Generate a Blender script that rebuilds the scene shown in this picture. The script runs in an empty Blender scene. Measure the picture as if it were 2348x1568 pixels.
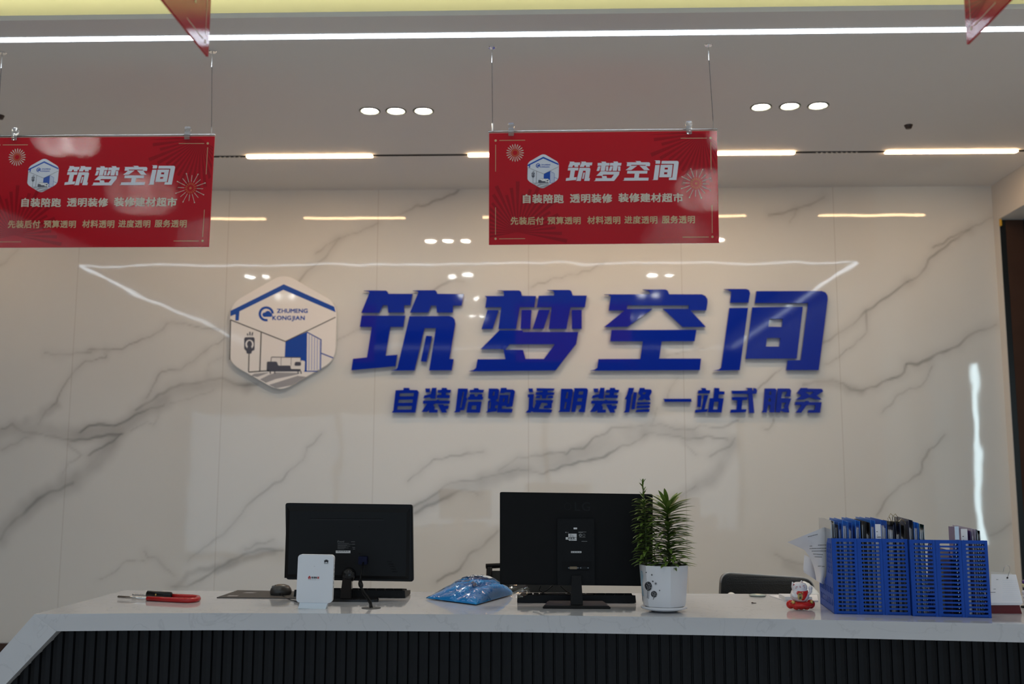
import bpy, bmesh, math, random
import numpy as np
from mathutils import Vector, Matrix, noise
from mathutils.geometry import tessellate_polygon

random.seed(7)
SC = bpy.context.scene
COL = SC.collection
PI = math.pi

# ------------------------------------------------------------------ camera
EYE = 1.20            # eye height above the floor
W = 6.8               # distance from the camera to the marble wall
F_PX = 2336.83        # focal length in pixels of a 2348 px wide frame
TILT, YAW, ROLL = 0.13375, 0.03061, 0.00231


def cam_axes():
    ct, st = math.cos(TILT), math.sin(TILT)
    cy, sy = math.cos(YAW), math.sin(YAW)
    f = Vector((-sy * ct, cy * ct, st))
    r = Vector((cy, sy, 0))
    u = r.cross(f)
    cr, sr = math.cos(ROLL), math.sin(ROLL)
    return cr * r + sr * u, cr * u - sr * r, f


CR, CU, CF = cam_axes()
cam = bpy.data.cameras.new('camera')
cam.sensor_width = 36.0
cam.lens = F_PX / 2348 * 36.0
cam.clip_start = 0.05
cam.dof.use_dof = True
cam.dof.focus_distance = 3.75
cam.dof.aperture_fstop = 2.6
camo = bpy.data.objects.new('camera', cam)
m = Matrix((CR, CU, -CF)).transposed().to_4x4()
m.translation = Vector((0, 0, EYE))
camo.matrix_world = m
COL.objects.link(camo)
SC.camera = camo

# ------------------------------------------------------------------ light levels, view
SC.view_settings.view_transform = 'Standard'
SC.view_settings.look = 'None'
SC.view_settings.gamma = 1.0
SC.view_settings.exposure = 0.0
SC.view_settings.use_curve_mapping = False
world = bpy.data.worlds.new('concourse daylight')
SC.world = world
world.use_nodes = True
bg = world.node_tree.nodes['Background']
bg.inputs[0].default_value = (0.62, 0.81, 1.0, 1)
bg.inputs[1].default_value = 1.05
L_DOWN = 238.0        # downlight lenses above the desk
L_DOWN2 = 125.0        # paired downlights in the recess
L_TRACK = 30.0        # linear bars near the wall
L_LED = 11.0           # cool strip
L_COVE = 11.0          # yellow cove strip above the soffit
L_SLIT = 16.0         # daylight slit window in the side corridor


# ------------------------------------------------------------------ pixel -> place helpers
def ray(px, py):
    return CF + CR * ((px - 1174) / F_PX) - CU * ((py - 784) / F_PX)


def at_y(px, py, Y):
    d = ray(px, py)
    t = Y / d.y
    return Vector((d.x * t, Y, EYE + d.z * t))


def at_z(px, py, Z):
    d = ray(px, py)
    t = (Z - EYE) / d.z
    return Vector((d.x * t, d.y * t, Z))


def at_x(px, py, X):
    d = ray(px, py)
    t = X / d.x
    return Vector((X, d.y * t, EYE + d.z * t))


H = 3.177             # soffit height
H2 = 3.45             # upper ceiling of the recess
ZD = 0.75             # desk top


def on_desk(px, py):
    return at_z(px, py, ZD)


# ------------------------------------------------------------------ materials
MATS = {}
XR_EDGE = 2.9          # no tile joint beyond this, right of the last full slab


def mat(name, col, rough=0.5, metal=0.0, spec=0.5, emit=None, estr=0.0, bump=0.0, bscale=50.0,
        var=0.0, vscale=8.0, alpha=None, trans=0.0, coat=0.0):
    if name in MATS:
        return MATS[name]
    M = bpy.data.materials.new(name)
    M.use_nodes = True
    nt = M.node_tree
    b = nt.nodes['Principled BSDF']
    b.inputs['Base Color'].default_value = (*col, 1)
    b.inputs['Roughness'].default_value = rough
    b.inputs['Metallic'].default_value = metal
    b.inputs['Specular IOR Level'].default_value = spec
    if coat:
        b.inputs['Coat Weight'].default_value = coat
        b.inputs['Coat Roughness'].default_value = 0.05
    if trans:
        b.inputs['Transmission Weight'].default_value = trans
    if alpha is not None:
        b.inputs['Alpha'].default_value = alpha
    if emit:
        b.inputs['Emission Color'].default_value = (*emit, 1)
        b.inputs['Emission Strength'].default_value = estr
    tc = None
    if var or bump:
        tc = nt.nodes.new('ShaderNodeTexCoord')
    if var:
        n = nt.nodes.new('ShaderNodeTexNoise')
        n.inputs['Scale'].default_value = vscale
        n.inputs['Detail'].default_value = 4
        nt.links.new(tc.outputs['Object'], n.inputs['Vector'])
        mx = nt.nodes.new('ShaderNodeMix')
        mx.data_type = 'RGBA'
        mx.inputs[6].default_value = (*[c * (1 - var) for c in col], 1)
        mx.inputs[7].default_value = (*[min(1, c * (1 + var)) for c in col], 1)
        nt.links.new(n.outputs['Fac'], mx.inputs[0])
        nt.links.new(mx.outputs[2], b.inputs['Base Color'])
    if bump:
        n = nt.nodes.new('ShaderNodeTexNoise')
        n.inputs['Scale'].default_value = bscale
        n.inputs['Detail'].default_value = 3
        nt.links.new(tc.outputs['Object'], n.inputs['Vector'])
        bp = nt.nodes.new('ShaderNodeBump')
        bp.inputs['Strength'].default_value = bump
        bp.inputs['Distance'].default_value = 0.01
        nt.links.new(n.outputs['Fac'], bp.inputs['Height'])
        nt.links.new(bp.outputs['Normal'], b.inputs['Normal'])
    MATS[name] = M
    return M


def film_mat(name, col, clear=0.85, bump=0.3, bscale=40, rough=0.08):
    """Thin clear plastic: mostly see-through with a glossy skin."""
    M = bpy.data.materials.new(name)
    M.use_nodes = True
    nt = M.node_tree
    nt.nodes.remove(nt.nodes['Principled BSDF'])
    out = nt.nodes['Material Output']
    tr = nt.nodes.new('ShaderNodeBsdfTransparent')
    tr.inputs[0].default_value = (*col, 1)
    gl = nt.nodes.new('ShaderNodeBsdfGlossy')
    gl.inputs['Roughness'].default_value = rough
    gl.inputs[0].default_value = (1, 1, 1, 1)
    mx = nt.nodes.new('ShaderNodeMixShader')
    fr = nt.nodes.new('ShaderNodeFresnel')
    fr.inputs[0].default_value = 1.5
    ad = nt.nodes.new('ShaderNodeMath')
    ad.operation = 'ADD'
    ad.inputs[1].default_value = 1 - clear
    ad.use_clamp = True
    nt.links.new(fr.outputs[0], ad.inputs[0])
    nt.links.new(ad.outputs[0], mx.inputs[0])
    nt.links.new(tr.outputs[0], mx.inputs[1])
    nt.links.new(gl.outputs[0], mx.inputs[2])
    if bump:
        tc = nt.nodes.new('ShaderNodeTexCoord')
        n = nt.nodes.new('ShaderNodeTexNoise')
        n.inputs['Scale'].default_value = bscale
        bp = nt.nodes.new('ShaderNodeBump')
        bp.inputs['Strength'].default_value = bump
        bp.inputs['Distance'].default_value = 0.01
        nt.links.new(tc.outputs['Object'], n.inputs['Vector'])
        nt.links.new(n.outputs['Fac'], bp.inputs['Height'])
        nt.links.new(bp.outputs['Normal'], gl.inputs['Normal'])
    nt.links.new(mx.outputs[0], out.inputs[0])
    MATS[name] = M
    return M


def emit_mat(name, col, strength):
    if name in MATS:
        return MATS[name]
    M = bpy.data.materials.new(name)
    M.use_nodes = True
    nt = M.node_tree
    nt.nodes.remove(nt.nodes['Principled BSDF'])
    e = nt.nodes.new('ShaderNodeEmission')
    e.inputs[0].default_value = (*col, 1)
    e.inputs[1].default_value = strength
    nt.links.new(e.outputs[0], nt.nodes['Material Output'].inputs[0])
    MATS[name] = M
    return M


def marble_wall_mat():
    M = bpy.data.materials.new('marble wall tile')
    M.use_nodes = True
    nt = M.node_tree
    N, Lk = nt.nodes, nt.links
    b = N['Principled BSDF']
    b.inputs['Roughness'].default_value = 0.035
    b.inputs['Specular IOR Level'].default_value = 0.55
    at = N.new('ShaderNodeAttribute')
    at.attribute_name = 'vein'
    tc = N.new('ShaderNodeTexCoord')
    nz = N.new('ShaderNodeTexNoise')
    nz.inputs['Scale'].default_value = 1.3
    nz.inputs['Detail'].default_value = 6
    Lk.new(tc.outputs['Object'], nz.inputs['Vector'])
    base = N.new('ShaderNodeMix')
    base.data_type = 'RGBA'
    base.inputs[6].default_value = (0.675, 0.685, 0.668, 1)
    base.inputs[7].default_value = (0.745, 0.755, 0.740, 1)
    Lk.new(nz.outputs['Fac'], base.inputs[0])
    mx = N.new('ShaderNodeMix')
    mx.data_type = 'RGBA'
    mx.inputs[7].default_value = (0.24, 0.24, 0.235, 1)
    Lk.new(at.outputs['Fac'], mx.inputs[0])
    Lk.new(base.outputs[2], mx.inputs[6])
    # vertical tile joints
    sp = N.new('ShaderNodeSeparateXYZ')
    Lk.new(tc.outputs['Object'], sp.inputs[0])
    ad = N.new('ShaderNodeMath')
    ad.operation = 'ADD'
    ad.inputs[1].default_value = 0.4708 * W + 10 * 0.15219 * W
    Lk.new(sp.outputs[0], ad.inputs[0])
    md = N.new('ShaderNodeMath')
    md.operation = 'PINGPONG'
    md.inputs[1].default_value = 0.15219 * W / 2
    Lk.new(ad.outputs[0], md.inputs[0])
    lt = N.new('ShaderNodeMath')
    lt.operation = 'LESS_THAN'
    lt.inputs[1].default_value = 0.0022
    Lk.new(md.outputs[0], lt.inputs[0])
    jm = N.new('ShaderNodeMath')
    jm.operation = 'MULTIPLY'
    jm.inputs[1].default_value = 0.30
    ed = N.new('ShaderNodeMath')
    ed.operation = 'LESS_THAN'
    ed.inputs[1].default_value = XR_EDGE
    Lk.new(sp.outputs[0], ed.inputs[0])
    ml = N.new('ShaderNodeMath')
    ml.operation = 'MULTIPLY'
    Lk.new(lt.outputs[0], ml.inputs[0])
    Lk.new(ed.outputs[0], ml.inputs[1])
    Lk.new(ml.outputs[0], jm.inputs[0])
    mj = N.new('ShaderNodeMix')
    mj.data_type = 'RGBA'
    mj.inputs[7].default_value = (0.22, 0.17, 0.13, 1)
    Lk.new(jm.outputs[0], mj.inputs[0])
    Lk.new(mx.outputs[2], mj.inputs[6])
    Lk.new(mj.outputs[2], b.inputs['Base Color'])
    # the slight waviness of polished slabs
    n2 = N.new('ShaderNodeTexNoise')
    n2.inputs['Scale'].default_value = 3.2
    n2.inputs['Detail'].default_value = 1.5
    Lk.new(tc.outputs['Object'], n2.inputs['Vector'])
    bp = N.new('ShaderNodeBump')
    bp.inputs['Strength'].default_value = 0.12
    bp.inputs['Distance'].default_value = 0.012
    Lk.new(n2.outputs['Fac'], bp.inputs['Height'])
    Lk.new(bp.outputs['Normal'], b.inputs['Normal'])
    return M


def quartz_mat():
    M = bpy.data.materials.new('white quartz')
    M.use_nodes = True
    nt = M.node_tree
    N, Lk = nt.nodes, nt.links
    b = N['Principled BSDF']
    b.inputs['Roughness'].default_value = 0.06
    tc = N.new('ShaderNodeTexCoord')
    n0 = N.new('ShaderNodeTexNoise')
    n0.inputs['Scale'].default_value = 4.5
    n0.inputs['Detail'].default_value = 8
    n0.inputs['Distortion'].default_value = 1.6
    Lk.new(tc.outputs['Object'], n0.inputs['Vector'])
    r = N.new('ShaderNodeValToRGB')
    r.color_ramp.elements[0].position = 0.485
    r.color_ramp.elements[0].color = (0.575, 0.57, 0.585, 1)
    r.color_ramp.elements[1].position = 0.515
    r.color_ramp.elements[1].color = (0.575, 0.57, 0.585, 1)
    e = r.color_ramp.elements.new(0.50)
    e.color = (0.515, 0.51, 0.525, 1)
    Lk.new(n0.outputs['Fac'], r.inputs[0])
    Lk.new(r.outputs[0], b.inputs['Base Color'])
    return M


# ------------------------------------------------------------------ mesh helpers
def mk(bm, name, M, smooth=False, angle=None):
    bmesh.ops.recalc_face_normals(bm, faces=bm.faces[:]) if len(bm.faces) < 60000 else None
    me = bpy.data.meshes.new(name)
    bm.to_mesh(me)
    bm.free()
    if M is not None:
        me.materials.append(M)
    if smooth:
        me.polygons.foreach_set('use_smooth', [True] * len(me.polygons))
        if angle is not None:
            try:
                me.set_sharp_from_angle(angle=angle)
            except Exception:
                pass
    return me


def part(name, bm, M, parent, smooth=False, angle=None, label=None, kind=None):
    o = bpy.data.objects.new(name, mk(bm, name, M, smooth, angle))
    COL.objects.link(o)
    o.parent = parent
    if label:
        o['label'] = label
    if kind:
        o['kind'] = kind
    return o


def thing(name, label, cat, loc=(0, 0, 0), rotz=0.0, group=None):
    o = bpy.data.objects.new(name, None)
    o.empty_display_size = 0.1
    COL.objects.link(o)
    o.location = loc
    o.rotation_euler = (0, 0, rotz)
    o['label'] = label
    o['category'] = cat
    if group:
        o['group'] = group
    return o


def solo(name, bm, M, label, cat, group=None, smooth=False, angle=None, kind=None):
    """A thing that is one mesh, given in world coordinates; the origin moves to its base."""
    xs = [v.co for v in bm.verts]
    c = Vector(((min(v.x for v in xs) + max(v.x for v in xs)) / 2,
                (min(v.y for v in xs) + max(v.y for v in xs)) / 2, min(v.z for v in xs)))
    bmesh.ops.translate(bm, verts=bm.verts[:], vec=-c)
    o = bpy.data.objects.new(name, mk(bm, name, M, smooth, angle))
    COL.objects.link(o)
    o.location = c
    o['label'] = label
    o['category'] = cat
    if group:
        o['group'] = group
    if kind:
        o['kind'] = kind
    return o


def struct(name, bm, M, parent=None, smooth=False):
    o = bpy.data.objects.new(name, mk(bm, name, M, smooth))
    COL.objects.link(o)
    if parent:
        o.parent = parent
    else:
        o['kind'] = 'structure'
    return o


def copy_tree(o, parent=None):
    c = o.copy()
    COL.objects.link(c)
    if parent:
        c.parent = parent
    for ch in list(o.children):
        copy_tree(ch, c)
    return c


def NB():
    return bmesh.new()


def box(bm, x0, x1, y0, y1, z0, z1):
    vs = [bm.verts.new((x, y, z)) for x in (x0, x1) for y in (y0, y1) for z in (z0, z1)]
    for f in ((0, 1, 3, 2), (4, 6, 7, 5), (0, 4, 5, 1), (2, 3, 7, 6), (0, 2, 6, 4), (1, 5, 7, 3)):
        bm.faces.new([vs[i] for i in f])
    return vs


def hexa(bm, pts):
    """Eight points: bottom four then top four, same winding."""
    vs = [bm.verts.new(p) for p in pts]
    for f in ((3, 2, 1, 0), (4, 5, 6, 7), (0, 1, 5, 4), (1, 2, 6, 5), (2, 3, 7, 6), (3, 0, 4, 7)):
        bm.faces.new([vs[i] for i in f])
    return vs


def prism(bm, loops, f, d):
    """Flat outline (with holes) mapped by f(x, y), thickened by the vector d."""
    vs3 = [[Vector(f(*p)) for p in l] for l in loops]
    flat = [Vector((p[0], p[1], 0)) for l in loops for p in l]
    tri = tessellate_polygon([[Vector((p[0], p[1], 0)) for p in l] for l in loops])
    d = Vector(d)
    a = [bm.verts.new(v) for l in vs3 for v in l]
    thick = d.length > 1e-9
    if thick:
        b = [bm.verts.new(v + d) for l in vs3 for v in l]
    for t in tri:
        if len(set(t)) < 3:
            continue
        try:
            bm.faces.new([a[i] for i in t])
            if thick:
                bm.faces.new([b[i] for i in reversed(t)])
        except ValueError:
            pass
    if thick:
        k = 0
        for l in vs3:
            n = len(l)
            for i in range(n):
                j = (i + 1) % n
                try:
                    bm.faces.new((a[k + i], b[k + i], b[k + j], a[k + j]))
                except ValueError:
                    pass
            k += n


def tube(bm, pts, r, n=8, cap=True, closed=False):
    pts = [Vector(p) for p in pts]
    m = len(pts)
    rs = r if isinstance(r, (list, tuple)) else [r] * m
    rings = []
    up = None
    for i in range(m):
        if closed:
            t = pts[(i + 1) % m] - pts[i - 1]
        else:
            t = pts[min(i + 1, m - 1)] - pts[max(i - 1, 0)]
        t.normalize()
        if up is None:
            up = t.orthogonal().normalized()
        up = (up - t * up.dot(t))
        if up.length < 1e-6:
            up = t.orthogonal()
        up.normalize()
        s = t.cross(up)
        rings.append([bm.verts.new(pts[i] + (up * math.cos(2 * PI * k / n) + s * math.sin(2 * PI * k / n)) * rs[i])
                      for k in range(n)])
    for i in range(m if closed else m - 1):
        A, B = rings[i], rings[(i + 1) % m]
        for k in range(n):
            bm.faces.new((A[k], A[(k + 1) % n], B[(k + 1) % n], B[k]))
    if cap and not closed:
        bm.faces.new(list(reversed(rings[0])))
        bm.faces.new(rings[-1])


def lathe(bm, prof, n=32, c=(0, 0, 0), sx=1.0, sy=1.0, rad=None):
    """prof: (radius, z) pairs bottom to top. rad(phi) scales the radius."""
    c = Vector(c)
    rings = []
    for r, z in prof:
        if r < 1e-6:
            rings.append([bm.verts.new(c + Vector((0, 0, z)))])
        else:
            rings.append([bm.verts.new(c + Vector((r * sx * math.cos(2 * PI * k / n) * (rad(2 * PI * k / n) if rad else 1),
                                                   r * sy * math.sin(2 * PI * k / n) * (rad(2 * PI * k / n) if rad else 1), z)))
                          for k in range(n)])
    for A, B in zip(rings, rings[1:]):
        if len(A) == 1 and len(B) == 1:
            continue
        for k in range(n):
            j = (k + 1) % n
            if len(A) == 1:
                bm.faces.new((A[0], B[j], B[k]))
            elif len(B) == 1:
                bm.faces.new((A[k], A[j], B[0]))
            else:
                bm.faces.new((A[k], A[j], B[j], B[k]))


def ball(bm, c, rx, ry=None, rz=None, n=14, mtx=None):
    ry = rx if ry is None else ry
    rz = rx if rz is None else rz
    M = Matrix.Translation(c) @ (mtx or Matrix.Identity(4)) @ Matrix.Diagonal((rx, ry, rz, 1))
    bmesh.ops.create_uvsphere(bm, u_segments=n, v_segments=max(6, n * 2 // 3), radius=1, matrix=M)


def disc_pts(cx, cy, rx, ry=None, n=20, a0=0.0, a1=2 * PI):
    ry = rx if ry is None else ry
    return [(cx + rx * math.cos(a0 + (a1 - a0) * k / n), cy + ry * math.sin(a0 + (a1 - a0) * k / n)) for k in range(n)]


def disc_patch(bm, cx, cy, rx, ry, f, n=22, m_=5):
    """Filled disc laid over a curved surface, in rings."""
    c = bm.verts.new(f(cx, cy))
    prev = None
    for j in range(1, m_ + 1):
        ring = [bm.verts.new(f(cx + rx * j / m_ * math.cos(2 * PI * k / n), cy + ry * j / m_ * math.sin(2 * PI * k / n))) for k in range(n)]
        for k in range(n):
            if prev is None:
                bm.faces.new((c, ring[k], ring[(k + 1) % n]))
            else:
                bm.faces.new((prev[k], ring[k], ring[(k + 1) % n], prev[(k + 1) % n]))
        prev = ring


def rrect(x0, y0, x1, y1, r, n=5):
    pts = []
    for cx, cy, a in ((x1 - r, y1 - r, 0), (x0 + r, y1 - r, PI / 2), (x0 + r, y0 + r, PI), (x1 - r, y0 + r, 1.5 * PI)):
        for k in range(n + 1):
            b = a + PI / 2 * k / n
            pts.append((cx + r * math.cos(b), cy + r * math.sin(b)))
    return pts


def fillet(poly, r, n=6):
    out = []
    m = len(poly)
    for i in range(m):
        p = Vector(poly[i])
        a = (Vector(poly[i - 1]) - p)
        b = (Vector(poly[(i + 1) % m]) - p)
        rr = min(r, a.length * .45, b.length * .45)
        p0, p1 = p + a.normalized() * rr, p + b.normalized() * rr
        for k in range(n + 1):
            t = k / n
            q = (1 - t) ** 2 * p0 + 2 * t * (1 - t) * p + t * t * p1
            out.append((q.x, q.y))
    return out


def seg(p, q, w):
    p, q = Vector(p), Vector(q)
    d = (q - p).normalized()
    s = Vector((-d.y, d.x)) * w / 2
    return [tuple(p + s), tuple(q + s), tuple(q - s), tuple(p - s)]


def rbox(bm, x0, x1, y0, y1, z0, z1, r=0.01, n=4):
    """Box with rounded corners in the x-z plane."""
    prism(bm, [rrect(x0, z0, x1, z1, r, n)], lambda x, z: (x, y0, z), (0, y1 - y0, 0))


# ------------------------------------------------------------------ lettering
_G = {}


def glyph(ch):
    """Groups of outlines of one character, em square 0..1."""
    if ch in _G:
        return _G[ch]
    c = bpy.data.curves.new('letter', 'FONT')
    c.body = ch
    c.size = 1
    o = bpy.data.objects.new('letter', c)
    COL.objects.link(o)
    cv = o.to_curve(bpy.context.evaluated_depsgraph_get())
    loops = []
    for s in cv.splines:
        pts = []
        bp = s.bezier_points
        n = len(bp)
        for i in range(n):
            a, b = bp[i], bp[(i + 1) % n]
            p0, p1, p2, p3 = a.co.copy(), a.handle_right.copy(), b.handle_left.copy(), b.co.copy()
            st = (p1 - p0).cross(p3 - p0).length < 1e-5 and (p2 - p0).cross(p3 - p0).length < 1e-5
            k = 1 if st else 3
            for j in range(k):
                t = j / k
                q = (1 - t) ** 3 * p0 + 3 * (1 - t) ** 2 * t * p1 + 3 * (1 - t) * t * t * p2 + t ** 3 * p3
                if not pts or abs(q.x - pts[-1][0]) + abs(q.y - pts[-1][1]) > 1e-4:
                    pts.append((q.x, q.y))
        if len(pts) > 2:
            loops.append(pts)
    COL.objects.unlink(o)
    bpy.data.objects.remove(o)
    bpy.data.curves.remove(c)

    def inside(p, l):
        r = False
        for i in range(len(l)):
            a, b = l[i], l[i - 1]
            if (a[1] > p[1]) != (b[1] > p[1]) and p[0] < (b[0] - a[0]) * (p[1] - a[1]) / (b[1] - a[1]) + a[0]:
                r = not r
        return r
    dep = [sum(1 for q in loops if q is not l and inside(l[0], q)) for l in loops]
    res = []
    for l, d in zip(loops, dep):
        if d % 2 == 0:
            res.append([l] + [h for h, e in zip(loops, dep) if e == d + 1 and inside(h[0], l)])
    _G[ch] = res
    return res


def letters(bm, s, x0, x1, ytop, ybot, f, bold=0.0, lift=(0, 0, 0), rows=None):
    """Write s between x0..x1, ytop..ybot of a plane mapped by f; bold thickens the strokes."""
    gs = [glyph(c) for c in s]
    allp = [p for g in gs for grp in g for l in grp for p in l]
    y0, y1 = min(p[1] for p in allp), max(p[1] for p in allp)
    cell = (x1 - x0) / len(s)
    sh = [(0, 0)] if not bold else [(a * bold, b * bold) for a in (-1, 0, 1) for b in (-1, 0, 1)]
    lf = Vector(lift)
    latin = all(ord(c) < 0x2000 for c in s)
    xat = []
    if latin:
        y0 = 0.0
        ws = [(min(p[0] for grp in g for l in grp for p in l), max(p[0] for grp in g for l in grp for p in l)) for g in gs]
        gap = .13
        lsx = (x1 - x0) / (sum(b - a for a, b in ws) + gap * (len(s) - 1))
        cx = x0
        for a, b in ws:
            xat.append(cx)
            cx += (b - a + gap) * lsx
    for i, g in enumerate(gs):
        pts = [p for grp in g for l in grp for p in l]
        if not pts:
            continue
        a, b = min(p[0] for p in pts), max(p[0] for p in pts)
        wide = ord(s[i]) > 0x2000
        if wide:
            a, b = -0.02, 1.02
        sx = lsx if latin else cell / (b - a) * (1.0 if wide else 0.82)
        xo = xat[i] if latin else x0 + i * cell
        for k, (dx, dy) in enumerate(sh):
            off = lf * (k * 0.04)
            for grp in g:
                lp = [[(xo + (p[0] - a + dx) * sx, ybot + (p[1] - y0 + dy) / (y1 - y0) * (ytop - ybot)) for p in l]
                      for l in grp]
                prism(bm, lp, lambda x, y: Vector(f(x, y)) + off, (0, 0, 0))


# ------------------------------------------------------------------ shared materials
M_white = mat('white paint', (0.74, 0.73, 0.72), 0.7, bump=0.02, bscale=120)
M_beige = mat('beige paint', (0.70, 0.67, 0.63), 0.65, bump=0.02, bscale=120)
M_floor = mat('grey floor tile', (0.62, 0.61, 0.60), 0.2, var=0.06, vscale=2)
M_marble = marble_wall_mat()
M_quartz = quartz_mat()
M_blk = mat('black plastic', (0.006, 0.006, 0.0065), 0.42, spec=.18, bump=0.05, bscale=900)
M_blk_gloss = mat('gloss black plastic', (0.006, 0.006, 0.007), 0.12, spec=.35)
M_blk_matte = mat('matte black plastic', (0.0055, 0.0055, 0.006), 0.62, spec=.15, bump=0.06, bscale=900)
M_steel = mat('steel', (0.62, 0.60, 0.58), 0.25, metal=1.0)
M_paper = mat('paper', (0.80, 0.79, 0.82), 0.75, var=0.03, vscale=30)
M_ink = mat('ink', (0.03, 0.03, 0.035), 0.6)
M_greyink = mat('grey ink', (0.22, 0.22, 0.23), 0.6)
M_label = mat('label paper', (0.62, 0.62, 0.62), 0.6)

# ================================================================== setting
XR = 0.446926 * W      # right wall plane
XL, YB = -5.7, -2.0
b = NB(); box(b, XL - .2, 5.2, YB, W + .2, -0.1, 0); struct('floor', b, M_floor)

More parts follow.
